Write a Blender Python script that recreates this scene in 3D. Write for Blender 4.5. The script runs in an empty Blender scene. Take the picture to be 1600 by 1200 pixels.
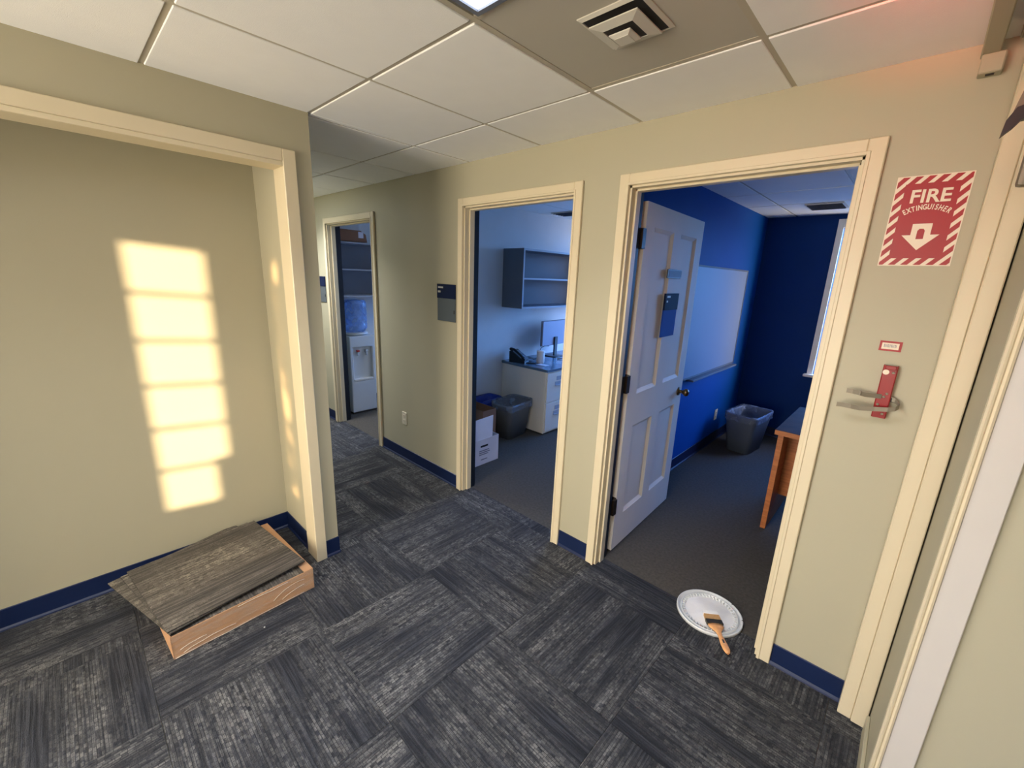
import bpy, bmesh, math, random
from mathutils import Matrix, Vector
random.seed(7)
S = bpy.context.scene
COL = S.collection

# ------------------------------------------------------------------ camera, world, sun, exposure
cam_d = bpy.data.cameras.new('camera'); cam = bpy.data.objects.new('camera', cam_d); COL.objects.link(cam)
cam_d.sensor_fit = 'HORIZONTAL'; cam_d.sensor_width = 36.0; cam_d.lens = 661.934 / 1600 * 36
cam_d.clip_start = 0.02
RR = ((0.72434604, 0.68841759, 0.03747039), (-0.19538766, 0.15285662, 0.96874068), (-0.66117053, 0.70902473, -0.24522939))
m = Matrix.Identity(4)
for i in range(3):
    m[i][0] = RR[0][i]; m[i][1] = RR[1][i]; m[i][2] = -RR[2][i]
m.translation = Vector((0.58558538, -1.99165089, 1.66319208))
cam.matrix_world = m
S.camera = cam

S.view_settings.view_transform = 'Standard'
S.view_settings.look = 'None'
S.view_settings.gamma = 1.0
S.view_settings.use_curve_mapping = False
S.view_settings.exposure = 0.47
S.cycles.use_denoising = True
S.cycles.max_bounces = 10
S.cycles.diffuse_bounces = 6
S.cycles.transparent_max_bounces = 12
S.cycles.caustics_reflective = False
S.cycles.caustics_refractive = False
S.cycles.sample_clamp_indirect = 6

W = bpy.data.worlds.new('world'); S.world = W; W.use_nodes = True
wn = W.node_tree; wn.nodes.clear()
wo = wn.nodes.new('ShaderNodeOutputWorld'); bg = wn.nodes.new('ShaderNodeBackground')
tcw = wn.nodes.new('ShaderNodeTexCoord'); sx = wn.nodes.new('ShaderNodeSeparateXYZ'); rp = wn.nodes.new('ShaderNodeValToRGB')
wn.links.new(tcw.outputs['Generated'], sx.inputs[0]); 
mr = wn.nodes.new('ShaderNodeMapRange'); mr.inputs[1].default_value = -1; mr.inputs[2].default_value = 1
wn.links.new(sx.outputs[2], mr.inputs[0]); wn.links.new(mr.outputs[0], rp.inputs[0])
rp.color_ramp.elements[0].position = 0.0; rp.color_ramp.elements[0].color = (0.03, 0.05, 0.09, 1)
rp.color_ramp.elements[1].position = 1.0; rp.color_ramp.elements[1].color = (0.07, 0.27, 1.0, 1)
e_ = rp.color_ramp.elements.new(0.49); e_.color = (0.04, 0.08, 0.18, 1)
e_ = rp.color_ramp.elements.new(0.51); e_.color = (0.13, 0.36, 0.84, 1)
# sunset side of the sky: the horizon glows warm around the sun, the opposite sky stays blue
dt = wn.nodes.new('ShaderNodeVectorMath'); dt.operation = 'DOT_PRODUCT'; dt.inputs[1].default_value = (0.705, -0.705, 0.06)
wn.links.new(tcw.outputs['Generated'], dt.inputs[0])
wr = wn.nodes.new('ShaderNodeMapRange'); wr.interpolation_type = 'SMOOTHSTEP'; wr.inputs[1].default_value = -0.25; wr.inputs[2].default_value = 0.75
wn.links.new(dt.outputs['Value'], wr.inputs[0])
wm = wn.nodes.new('ShaderNodeMix'); wm.data_type = 'RGBA'; wm.inputs[7].default_value = (0.95, 0.80, 0.60, 1)
wn.links.new(rp.outputs[0], wm.inputs[6]); wn.links.new(wr.outputs[0], wm.inputs[0])
wn.links.new(wm.outputs[2], bg.inputs[0]); bg.inputs[1].default_value = 18.0
wn.links.new(bg.outputs[0], wo.inputs[0])

SUN_DIR = Vector((-1.0, 1.0, -0.09)).normalized()
sd = bpy.data.lights.new('low_sun', 'SUN'); sd.energy = 17; sd.angle = 0.0125; sd.color = (1.0, 0.72, 0.44)
sun = bpy.data.objects.new('low_sun', sd); COL.objects.link(sun)
sun.rotation_euler = SUN_DIR.to_track_quat('-Z', 'Y').to_euler(); sun.location = (5, -8, 3)

def area(name, loc, rot, sx_, sy_, power, color, portal=False, spread=math.pi):
    d = bpy.data.lights.new(name, 'AREA'); d.shape = 'RECTANGLE'; d.size = sx_; d.size_y = sy_; d.energy = power; d.color = color
    d.spread = spread
    o = bpy.data.objects.new(name, d); COL.objects.link(o); o.location = loc; o.rotation_euler = rot
    if portal: d.cycles.is_portal = True
    return o
# portals only guide the sky light that comes through the window openings, added ones included
area('window_portal', (0.46, 3.5, 1.51), (math.radians(-90), 0, 0), 0.98, 1.47, 1, (1, 1, 1), True)
area('window_portal', (-1.85, 3.5, 1.52), (math.radians(-90), 0, 0), 1.5, 1.45, 1, (1, 1, 1), True)
area('window_portal', (-3.5, 2.3, 1.55), (math.radians(-90), 0, 0), 0.8, 1.3, 1, (1, 1, 1), True)
area('window_portal', (1.147, -4.72, 1.32), (math.radians(90), 0, 0), 0.96, 1.42, 1, (1, 1, 1), True)
area('window_portal', (-0.9, -4.72, 1.3), (math.radians(90), 0, 0), 1.4, 2.0, 1, (1, 1, 1), True)

# ------------------------------------------------------------------ materials
def lin(c):
    return tuple(((v / 255) / 12.92 if v / 255 <= 0.04045 else ((v / 255 + 0.055) / 1.055) ** 2.4) for v in c) + (1,)
def mat(name, rgb, rough=0.6, metal=0.0, spec=0.5, var=0.04, vscale=6.0, bump=0.0, bscale=200.0, emit=None, estr=0.0, coat=0.0, trans=0.0, ior=1.45):
    M = bpy.data.materials.new(name); M.use_nodes = True; nt = M.node_tree
    b = nt.nodes['Principled BSDF']; c = lin(rgb)
    b.inputs['Roughness'].default_value = rough; b.inputs['Metallic'].default_value = metal
    b.inputs['Specular IOR Level'].default_value = spec; b.inputs['Coat Weight'].default_value = coat
    b.inputs['Transmission Weight'].default_value = trans; b.inputs['IOR'].default_value = ior
    tc = nt.nodes.new('ShaderNodeTexCoord')
    n = nt.nodes.new('ShaderNodeTexNoise'); n.inputs['Scale'].default_value = vscale; n.inputs['Detail'].default_value = 4
    nt.links.new(tc.outputs['Object'], n.inputs['Vector'])
    r = nt.nodes.new('ShaderNodeValToRGB')
    r.color_ramp.elements[0].position = 0.3; r.color_ramp.elements[1].position = 0.7
    r.color_ramp.elements[0].color = tuple(v * (1 - var) for v in c[:3]) + (1,)
    r.color_ramp.elements[1].color = tuple(min(1, v * (1 + var)) for v in c[:3]) + (1,)
    nt.links.new(n.outputs['Fac'], r.inputs[0]); nt.links.new(r.outputs[0], b.inputs['Base Color'])
    if bump:
        n2 = nt.nodes.new('ShaderNodeTexNoise'); n2.inputs['Scale'].default_value = bscale; n2.inputs['Detail'].default_value = 3
        nt.links.new(tc.outputs['Object'], n2.inputs['Vector'])
        bp_ = nt.nodes.new('ShaderNodeBump'); bp_.inputs['Strength'].default_value = bump; bp_.inputs['Distance'].default_value = 0.004
        nt.links.new(n2.outputs['Fac'], bp_.inputs['Height']); nt.links.new(bp_.outputs[0], b.inputs['Normal'])
    if emit:
        b.inputs['Emission Color'].default_value = lin(emit); b.inputs['Emission Strength'].default_value = estr
    return M
def mathn(nt, op, a, b_=None, clamp=False):
    n = nt.nodes.new('ShaderNodeMath'); n.operation = op; n.use_clamp = clamp
    for i, v in enumerate((a, b_)):
        if v is None: continue
        if isinstance(v, (int, float)): n.inputs[i].default_value = v
        else: nt.links.new(v, n.inputs[i])
    return n.outputs[0]
def carpet_material(name, dark, mid, light, gain=1.0):
    M = bpy.data.materials.new(name); M.use_nodes = True; nt = M.node_tree
    b = nt.nodes['Principled BSDF']; b.inputs['Roughness'].default_value = 0.95; b.inputs['Specular IOR Level'].default_value = 0.15
    b.inputs['Sheen Weight'].default_value = 0.05
    tc = nt.nodes.new('ShaderNodeTexCoord'); oi = nt.nodes.new('ShaderNodeObjectInfo')
    off = mathn(nt, 'MULTIPLY', oi.outputs['Random'], 37.0)
    def noise(sx_, sy_, det=2, o=0.0, rough=0.5):
        mp = nt.nodes.new('ShaderNodeMapping'); mp.inputs['Scale'].default_value = (sx_, sy_, 1)
        nt.links.new(tc.outputs['Object'], mp.inputs['Vector'])
        n = nt.nodes.new('ShaderNodeTexNoise'); n.noise_dimensions = '4D'; n.inputs['Scale'].default_value = 1.0
        n.inputs['Detail'].default_value = det; n.inputs['Roughness'].default_value = rough
        nt.links.new(mp.outputs[0], n.inputs['Vector'])
        w = mathn(nt, 'ADD', off, o); nt.links.new(w, n.inputs['W'])
        return n.outputs['Fac']
    def step(v, lo, hi):
        r = nt.nodes.new('ShaderNodeMapRange'); r.inputs[1].default_value = lo; r.inputs[2].default_value = hi
        nt.links.new(v, r.inputs[0]); return r.outputs[0]
    fine = step(noise(5, 130, 2, 1.3), 0.38, 0.62)
    lines = step(noise(1.2, 75, 1, 5.7), 0.43, 0.52)         # long dark rows
    band = step(noise(2.2, 9, 2, 9.1), 0.36, 0.72)         # blocks where the light yarn shows
    dash = step(noise(48, 95, 2, 3.3), 0.40, 0.60)           # short dashes across the rows
    cross = step(noise(30, 3.0, 1, 7.9), 0.30, 0.62)
    tuft = step(noise(330, 330, 1, 2.2), 0.2, 0.8)
    # rows of short woven dashes
    bk = nt.nodes.new('ShaderNodeTexBrick'); bk.offset = 0.37; bk.offset_frequency = 2; bk.squash = 0.8; bk.squash_frequency = 3
    bk.inputs['Color1'].default_value = (0, 0, 0, 1); bk.inputs['Color2'].default_value = (1, 1, 1, 1); bk.inputs['Mortar'].default_value = (0, 0, 0, 1)
    bk.inputs['Scale'].default_value = 1.0; bk.inputs['Mortar Size'].default_value = 0.0014; bk.inputs['Mortar Smooth'].default_value = 0.6
    bk.inputs['Brick Width'].default_value = 0.021; bk.inputs['Row Height'].default_value = 0.0105
    va = nt.nodes.new('ShaderNodeVectorMath'); va.operation = 'ADD'; nt.links.new(tc.outputs['Object'], va.inputs[0])
    cx_ = nt.nodes.new('ShaderNodeCombineXYZ'); nt.links.new(mathn(nt, 'ADD', mathn(nt, 'MULTIPLY', noise(9, 60, 1, 4.4), 0.012), off), cx_.inputs[0])
    nt.links.new(mathn(nt, 'ADD', mathn(nt, 'MULTIPLY', noise(5, 5, 1, 6.6), 0.002), off), cx_.inputs[1])
    nt.links.new(cx_.outputs[0], va.inputs[1]); nt.links.new(va.outputs[0], bk.inputs['Vector'])
    sc_ = nt.nodes.new('ShaderNodeSeparateColor'); nt.links.new(bk.outputs['Color'], sc_.inputs[0])
    dash = mathn(nt, 'MULTIPLY', mathn(nt, 'ADD', mathn(nt, 'MULTIPLY', sc_.outputs[0], 1.1), mathn(nt, 'MULTIPLY', dash, 0.25)), 1.0, True)
    body = mathn(nt, 'MULTIPLY', fine, 0.75)
    lt = mathn(nt, 'MULTIPLY', mathn(nt, 'MULTIPLY', band, dash), mathn(nt, 'ADD', mathn(nt, 'MULTIPLY', mathn(nt, 'MULTIPLY', lines, cross), 0.6), 0.4))
    mx = nt.nodes.new('ShaderNodeMix'); mx.data_type = 'RGBA'; mx.inputs[6].default_value = lin(dark); mx.inputs[7].default_value = lin(mid)
    nt.links.new(mathn(nt, 'MULTIPLY', body, mathn(nt, 'ADD', mathn(nt, 'MULTIPLY', lines, 0.6), 0.4)), mx.inputs[0])
    m2 = nt.nodes.new('ShaderNodeMix'); m2.data_type = 'RGBA'; m2.inputs[7].default_value = lin(light)
    nt.links.new(mx.outputs[2], m2.inputs[6]); nt.links.new(lt, m2.inputs[0])
    m3 = nt.nodes.new('ShaderNodeMix'); m3.data_type = 'RGBA'; m3.blend_type = 'MULTIPLY'; m3.inputs[0].default_value = 0.5
    nt.links.new(m2.outputs[2], m3.inputs[6])
    cc = nt.nodes.new('ShaderNodeCombineColor')
    for i in range(3): nt.links.new(tuft, cc.inputs[i])
    nt.links.new(cc.outputs[0], m3.inputs[7]); nt.links.new(m3.outputs[2], b.inputs['Base Color'])
    bp_ = nt.nodes.new('ShaderNodeBump'); bp_.inputs['Strength'].default_value = 0.5; bp_.inputs['Distance'].default_value = 0.003
    nt.links.new(mathn(nt, 'ADD', fine, tuft), bp_.inputs['Height']); nt.links.new(bp_.outputs[0], b.inputs['Normal'])
    return M
def thin_glass(name, tint, refl=0.08):
    M = bpy.data.materials.new(name); M.use_nodes = True; nt = M.node_tree; nt.nodes.clear()
    o = nt.nodes.new('ShaderNodeOutputMaterial'); mx = nt.nodes.new('ShaderNodeMixShader')
    t = nt.nodes.new('ShaderNodeBsdfTransparent'); t.inputs[0].default_value = tuple(tint) + (1,)
    g = nt.nodes.new('ShaderNodeBsdfGlossy'); g.inputs['Roughness'].default_value = 0.02
    mx.inputs[0].default_value = refl
    nt.links.new(t.outputs[0], mx.inputs[1]); nt.links.new(g.outputs[0], mx.inputs[2]); nt.links.new(mx.outputs[0], o.inputs[0])
    return M
def film(name, tint, rgb, opacity, rough=0.3, swing=0.2, scale=(14, 14, 14)):
    """clear plastic liner: part see-through, part glossy white film"""
    M = bpy.data.materials.new(name); M.use_nodes = True; nt = M.node_tree
    b = nt.nodes['Principled BSDF']; b.inputs['Base Color'].default_value = lin(rgb); b.inputs['Roughness'].default_value = rough
    t = nt.nodes.new('ShaderNodeBsdfTransparent'); t.inputs[0].default_value = tuple(tint) + (1,)
    mx = nt.nodes.new('ShaderNodeMixShader'); tc = nt.nodes.new('ShaderNodeTexCoord'); n = nt.nodes.new('ShaderNodeTexNoise')
    n.inputs['Scale'].default_value = 14; mp = nt.nodes.new('ShaderNodeMapping'); mp.inputs['Scale'].default_value = scale; n.inputs['Scale'].default_value = 1
    nt.links.new(tc.outputs['Object'], mp.inputs['Vector']); nt.links.new(mp.outputs[0], n.inputs['Vector'])
    r = nt.nodes.new('ShaderNodeMapRange'); r.inputs[1].default_value = 0.35; r.inputs[2].default_value = 0.65
    r.inputs[3].default_value = max(0, opacity - swing); r.inputs[4].default_value = min(1, opacity + swing)
    nt.links.new(n.outputs['Fac'], r.inputs[0]); nt.links.new(r.outputs[0], mx.inputs[0])
    nt.links.new(t.outputs[0], mx.inputs[1]); nt.links.new(b.outputs[0], mx.inputs[2])
    nt.links.new(mx.outputs[0], nt.nodes['Material Output'].inputs[0])
    bp_ = nt.nodes.new('ShaderNodeBump'); bp_.inputs['Strength'].default_value = 0.6
    nt.links.new(n.outputs['Fac'], bp_.inputs['Height']); nt.links.new(bp_.outputs[0], b.inputs['Normal'])
    return M
def wood_material(name, c1, c2, rough=0.45, scale=(3, 3, 30)):
    M = bpy.data.materials.new(name); M.use_nodes = True; nt = M.node_tree
    b = nt.nodes['Principled BSDF']; b.inputs['Roughness'].default_value = rough
    tc = nt.nodes.new('ShaderNodeTexCoord'); mp = nt.nodes.new('ShaderNodeMapping'); mp.inputs['Scale'].default_value = scale
    n = nt.nodes.new('ShaderNodeTexNoise'); n.inputs['Scale'].default_value = 3; n.inputs['Detail'].default_value = 6
    r = nt.nodes.new('ShaderNodeValToRGB'); r.color_ramp.elements[0].color = lin(c1); r.color_ramp.elements[1].color = lin(c2)
    r.color_ramp.elements[0].position = 0.3; r.color_ramp.elements[1].position = 0.7
    nt.links.new(tc.outputs['Object'], mp.inputs['Vector']); nt.links.new(mp.outputs[0], n.inputs['Vector'])
    nt.links.new(n.outputs['Fac'], r.inputs[0]); nt.links.new(r.outputs[0], b.inputs['Base Color'])
    return M

M_wall = mat('sage_cream_wall_paint', (172, 166, 142), 0.55, var=0.015, vscale=2.0, bump=0.05, bscale=260)
M_trim = mat('cream_trim_paint', (210, 197, 167), 0.38, var=0.02, vscale=5, bump=0.03, bscale=60)
M_trimw = mat('white_trim_paint', (228, 224, 216), 0.4, var=0.02)
M_trime = mat('pale_grey_white_casing_paint', (196, 190, 182), 0.5, var=0.02)
M_ceil = mat('ceiling_tile_board', (245, 245, 243), 0.9, var=0.012, vscale=9, bump=0.18, bscale=420)
M_ceil2 = mat('flat_metal_vent_panel', (186, 181, 168), 0.7, var=0.015, vscale=4)
M_grid = mat('ceiling_grid_metal', (182, 174, 156), 0.5, var=0.03)
M_slab = mat('plenum_slab', (120, 116, 108), 0.9)
M_navy = mat('navy_rubber_baseboard', (14, 30, 66), 0.42, var=0.08)
M_navypaint = mat('navy_paint_and_gap_shade', (16, 24, 36), 0.5, var=0.05)  # navy paint, darkened further to hold the shade of the hinge gap
M_carpet = carpet_material('striped_carpet_tile', (34, 36, 42), (68, 70, 77), (138, 137, 134))
M_carpet_lit = carpet_material('striped_carpet_tile_warm_lit', (70, 66, 60), (122, 114, 104), (176, 166, 150))  # same carpet as the floor, with warm light put into its colours
M_back = mat('carpet_backing', (28, 27, 27), 0.9)
M_oldcarpet = mat('old_grey_brown_carpet', (80, 76, 70), 0.97, var=0.16, vscale=60, bump=0.6, bscale=380, spec=0.1)
M_white = mat('office_white_paint', (206, 206, 204), 0.6, var=0.02)
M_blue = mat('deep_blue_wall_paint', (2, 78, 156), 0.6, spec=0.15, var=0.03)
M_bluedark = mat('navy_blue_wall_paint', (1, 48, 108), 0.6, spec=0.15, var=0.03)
M_door = mat('warm_white_door_paint', (228, 218, 206), 0.6, spec=0.25, var=0.02, bump=0.04, bscale=80)
M_bronze = mat('dark_bronze', (60, 48, 38), 0.4, metal=0.8, var=0.1)
M_knob = mat('worn_brass', (122, 98, 70), 0.3, metal=0.9, var=0.1)
M_signred = mat('sign_red', (152, 6, 20), 0.4, var=0.05)
M_signwhite = mat('sign_white', (226, 212, 190), 0.45, var=0.03)
M_redmetal = mat('red_painted_metal', (140, 20, 26), 0.3, var=0.06, coat=0.3)
M_steel = mat('galvanised_strap', (126, 118, 102), 0.5, metal=0.3, var=0.1)
M_black = mat('black_plastic', (20, 20, 22), 0.4, var=0.1)
M_card = mat('brown_cardboard', (178, 136, 100), 0.75, var=0.06, vscale=12, bump=0.08, bscale=60)
M_carddark = mat('dark_brown_cardboard', (132, 92, 66), 0.8, var=0.06, vscale=12)
M_filmclear = film('stretch_wrap', (1, 1, 1), (235, 225, 210), 0.10, 0.12, 0.10, (4, 9, 60))
M_plaque = mat('slate_plaque', (78, 86, 92), 0.45, var=0.04)
M_plaquenavy = mat('navy_plaque', (18, 30, 60), 0.7, spec=0.15, var=0.04)
M_plaqueblue = mat('blue_plaque', (30, 70, 160), 0.7, spec=0.15, var=0.04)
M_text = mat('pale_lettering', (190, 190, 184), 0.5)
M_grey = mat('grey_laminate', (104, 108, 118), 0.5, var=0.03)
M_greyedge = mat('pale_grey_edge', (160, 164, 172), 0.5, var=0.03)
M_shelfin = mat('charcoal_laminate', (62, 64, 72), 0.55, var=0.03)
M_file = mat('putty_steel_cabinet', (222, 214, 200), 0.4, var=0.02)
M_top = mat('blue_grey_worktop', (86, 108, 128), 0.2, var=0.04)
M_screen = mat('monitor_back_grey', (140, 142, 160), 0.5, var=0.02)
M_can = mat('white_plastic_tub', (224, 214, 206), 0.4, var=0.04)
M_bin = mat('taupe_waste_bin', (98, 96, 90), 0.55, var=0.05)
M_bin3 = mat('slate_waste_bin', (84, 94, 108), 0.55, var=0.05)
M_binblue = mat('blue_recycling_bin', (20, 44, 130), 0.4, var=0.05)
M_liner = film('clear_bin_liner', (0.9, 0.93, 1), (130, 142, 160), 0.4)
M_paperbox = mat('white_archive_box', (214, 208, 214), 0.7, var=0.03)
M_ink = mat('grey_printed_ink', (120, 116, 128), 0.7)
M_inkd = mat('dark_slot', (24, 24, 30), 0.8)
M_cooler = mat('white_cooler_plastic', (205, 210, 212), 0.3, var=0.02)
M_bottle = film('blue_water_bottle', (0.75, 0.86, 1.0), (130, 168, 230), 0.45, 0.1)
M_red = mat('red_tap_lever', (190, 50, 40), 0.4)
M_wb = mat('whiteboard_enamel', (132, 146, 170), 0.5, var=0.01)
M_alu = mat('aluminium_edge', (110, 118, 128), 0.6, metal=0.1, spec=0.2)
M_desk = wood_material('orange_brown_wood', (150, 84, 40), (186, 112, 58))
M_desktop = wood_material('dark_desk_top', (66, 42, 32), (84, 54, 40), 0.8)
M_desktop.node_tree.nodes['Principled BSDF'].inputs['Specular IOR Level'].default_value = 0.1
M_lid = mat('white_pail_lid', (206, 208, 208), 0.35, var=0.03, vscale=12)
M_paint = mat('wet_white_paint', (240, 238, 236), 0.15, var=0.03, vscale=20, bump=0.4, bscale=26, coat=0.5)
M_bristle = mat('tan_bristles', (176, 138, 92), 0.8, var=0.15, vscale=120)
M_ferrule = mat('dark_ferrule', (70, 66, 58), 0.35, metal=0.6, var=0.12)
M_brushwood = wood_material('pale_brush_wood', (206, 146, 92), (224, 168, 112), 0.4, (20, 20, 3))
M_glass = thin_glass('window_glass', (0.95, 0.97, 1.0))
M_dim = thin_glass('light_blotch_glass', (0.4, 0.35, 0.3), 0.05)  # made-up glass, blotched to throw soft light patches on the closet side wall
_nt = M_dim.node_tree; _t = [n for n in _nt.nodes if n.type == 'BSDF_TRANSPARENT'][0]
_tc = _nt.nodes.new('ShaderNodeTexCoord'); _n = _nt.nodes.new('ShaderNodeTexNoise'); _n.inputs['Scale'].default_value = 9; _n.inputs['Detail'].default_value = 0
_r = _nt.nodes.new('ShaderNodeValToRGB'); _r.color_ramp.elements[0].position = 0.35; _r.color_ramp.elements[0].color = (0.12, 0.10, 0.08, 1)
_r.color_ramp.elements[1].position = 0.7; _r.color_ramp.elements[1].color = (0.78, 0.70, 0.62, 1)
_nt.links.new(_tc.outputs['Object'], _n.inputs['Vector']); _nt.links.new(_n.outputs['Fac'], _r.inputs[0]); _nt.links.new(_r.outputs[0], _t.inputs[0])
M_ivory = mat('ivory_outlet_plate', (214, 206, 184), 0.4)
M_dark = mat('dark_metal_and_vent_shade', (50, 48, 46), 0.7)
M_vent = mat('vent_white_metal', (200, 196, 184), 0.45, var=0.02)
M_light = mat('light_diffuser', (240, 246, 255), 0.5, emit=(225, 238, 255), estr=5.0)
M_exit = mat('exit_sign_letters', (255, 40, 30), 0.5, emit=(255, 30, 20), estr=14.0)
M_closer = mat('painted_closer_arm', (112, 104, 88), 0.45, metal=0.3)

# ------------------------------------------------------------------ mesh helpers
def B(): return bmesh.new()
def box(bm, x0, x1, y0, y1, z0, z1, bev=0.0, seg=1):
    r = bmesh.ops.create_cube(bm, size=1.0, matrix=Matrix.Translation(((x0 + x1) / 2, (y0 + y1) / 2, (z0 + z1) / 2)) @ Matrix.Diagonal((abs(x1 - x0), abs(y1 - y0), abs(z1 - z0), 1)))
    if bev > 0:
        es = set()
        for v in r['verts']: es.update(v.link_edges)
        bmesh.ops.bevel(bm, geom=list(es), offset=bev, segments=seg, affect='EDGES', profile=0.6)
    return bm
def obox(bm, M_, sx_, sy_, sz_, bev=0.0, seg=1):
    r = bmesh.ops.create_cube(bm, size=1.0, matrix=M_ @ Matrix.Diagonal((sx_, sy_, sz_, 1)))
    if bev > 0:
        es = set()
        for v in r['verts']: es.update(v.link_edges)
        bmesh.ops.bevel(bm, geom=list(es), offset=bev, segments=seg, affect='EDGES', profile=0.6)
    return bm
def poly(bm, pts, d):
    """convex/concave outline extruded by vector d"""
    vs = [bm.verts.new(p) for p in pts]; ws = [bm.verts.new(Vector(p) + Vector(d)) for p in pts]
    fs = [bm.faces.new(vs), bm.faces.new(list(reversed(ws)))]
    n = len(pts)
    for i in range(n): fs.append(bm.faces.new((vs[i], ws[i], ws[(i + 1) % n], vs[(i + 1) % n])))
    bmesh.ops.recalc_face_normals(bm, faces=fs)
    return bm
def lathe(bm, prof, c=(0, 0, 0), axis='Z', n=28, cap=True):
    rings = []
    for r, h in prof:
        ring = []
        for k in range(n):
            a = 2 * math.pi * k / n; u, v = r * math.cos(a), r * math.sin(a)
            p = {'Z': (u, v, h), 'X': (h, u, v), 'Y': (u, h, v)}[axis]
            ring.append(bm.verts.new((p[0] + c[0], p[1] + c[1], p[2] + c[2])))
        rings.append(ring)
    fs = []
    for a, b_ in zip(rings, rings[1:]):
        for k in range(n):
            f = bm.faces.new((a[k], a[(k + 1) % n], b_[(k + 1) % n], b_[k])); f.smooth = True; fs.append(f)
    if cap:
        fs.append(bm.faces.new(rings[0])); fs.append(bm.faces.new(rings[-1]))
    bmesh.ops.recalc_face_normals(bm, faces=fs)
    return bm
def tube(bm, pts, r, n=8):
    pts = [Vector(p) for p in pts]; rings = []
    for i, p in enumerate(pts):
        t = (pts[min(i + 1, len(pts) - 1)] - pts[max(i - 1, 0)]).normalized()
        a = t.cross(Vector((0, 0, 1)));  a = t.cross(Vector((1, 0, 0))) if a.length < 0.1 else a
        a.normalize(); b_ = t.cross(a)
        rings.append([bm.verts.new(p + r * (math.cos(2 * math.pi * k / n) * a + math.sin(2 * math.pi * k / n) * b_)) for k in range(n)])
    fs = []
    for a, b_ in zip(rings, rings[1:]):
        for k in range(n):
            f = bm.faces.new((a[k], a[(k + 1) % n], b_[(k + 1) % n], b_[k])); f.smooth = True; fs.append(f)
    fs.append(bm.faces.new(rings[0])); fs.append(bm.faces.new(rings[-1]))
    bmesh.ops.recalc_face_normals(bm, faces=fs)
    return bm
def ribbon(bm, pts, w, t=0.0015, up=(0, 0, 1)):
    """flat strap through pts, w wide along up, t thick"""
    pts = [Vector(p) for p in pts]; up = Vector(up); rings = []
    for i, p in enumerate(pts):
        d = (pts[min(i + 1, len(pts) - 1)] - pts[max(i - 1, 0)]).normalized(); nn = d.cross(up).normalized()
        rings.append([bm.verts.new(p + s * up * w / 2 + q * nn * t / 2) for s, q in ((1, 1), (1, -1), (-1, -1), (-1, 1))])
    fs = []
    for a, b_ in zip(rings, rings[1:]):
        for k in range(4): fs.append(bm.faces.new((a[k], a[(k + 1) % 4], b_[(k + 1) % 4], b_[k])))
    fs.append(bm.faces.new(rings[0])); fs.append(bm.faces.new(rings[-1]))
    bmesh.ops.recalc_face_normals(bm, faces=fs)
    return bm
def world_of(o):
    M_ = Matrix.Identity(4)
    while o:
        M_ = (Matrix.Translation(o.location) @ o.rotation_euler.to_matrix().to_4x4()) @ M_; o = o.parent
    return M_
def tag(o, label=None, cat=None, group=None, kind=None):
    if label: o['label'] = label
    if cat: o['category'] = cat
    if group: o['group'] = group
    if kind: o['kind'] = kind
    return o
def obj(name, bm, material, parent=None, origin=None, label=None):
    """bm is in world coordinates; the mesh is stored in the object's own space"""
    me = bpy.data.meshes.new(name)
    o = bpy.data.objects.new(name, me); COL.objects.link(o)
    if parent:
        o.parent = parent
        if origin is not None: o.location = world_of(parent).inverted() @ Vector(origin)
        bm.transform(world_of(o).inverted())
    elif origin is not None:
        o.location = origin; bm.transform(Matrix.Translation(-Vector(origin)))
    bm.to_mesh(me); bm.free(); me.materials.append(material)
    if label: o['label'] = label
    return o
def struct(name, bm, material, label, parent=None):
    o = obj(name, bm, material, parent)
    if not parent: tag(o, label, 'structure', kind='structure')
    return o
def thing(name, label, cat, loc, group=None, rz=0.0):
    o = bpy.data.objects.new(name, None); COL.objects.link(o); o.location = loc; o.rotation_euler = (0, 0, rz)
    o.empty_display_size = 0.1
    return tag(o, label, cat, group)
def text(body, size, loc, material, parent, name='lettering', rot=(math.pi / 2, 0, 0), depth=0.0006, shear=0.0, bold=0.0, align='CENTER', sxy=(1, 1)):
    c = bpy.data.curves.new(name, 'FONT'); c.body = body; c.size = size; c.extrude = depth; c.offset = bold; c.shear = shear
    c.align_x = align; c.align_y = 'CENTER'
    t = bpy.data.objects.new('tmp', c); COL.objects.link(t)
    bpy.context.view_layer.update()
    me = bpy.data.meshes.new_from_object(t.evaluated_get(bpy.context.evaluated_depsgraph_get()))
    bpy.data.objects.remove(t); bpy.data.curves.remove(c)
    from mathutils import Euler
    me.transform(Matrix.Translation(loc) @ Euler(rot).to_matrix().to_4x4() @ Matrix.Diagonal((sxy[0], sxy[1], 1, 1)))
    o = bpy.data.objects.new(name, me); COL.objects.link(o)
    if parent: o.parent = parent; me.transform(world_of(parent).inverted())
    me.materials.clear(); me.materials.append(material)
    return o

H = 2.38; TH = 0.12
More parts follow.
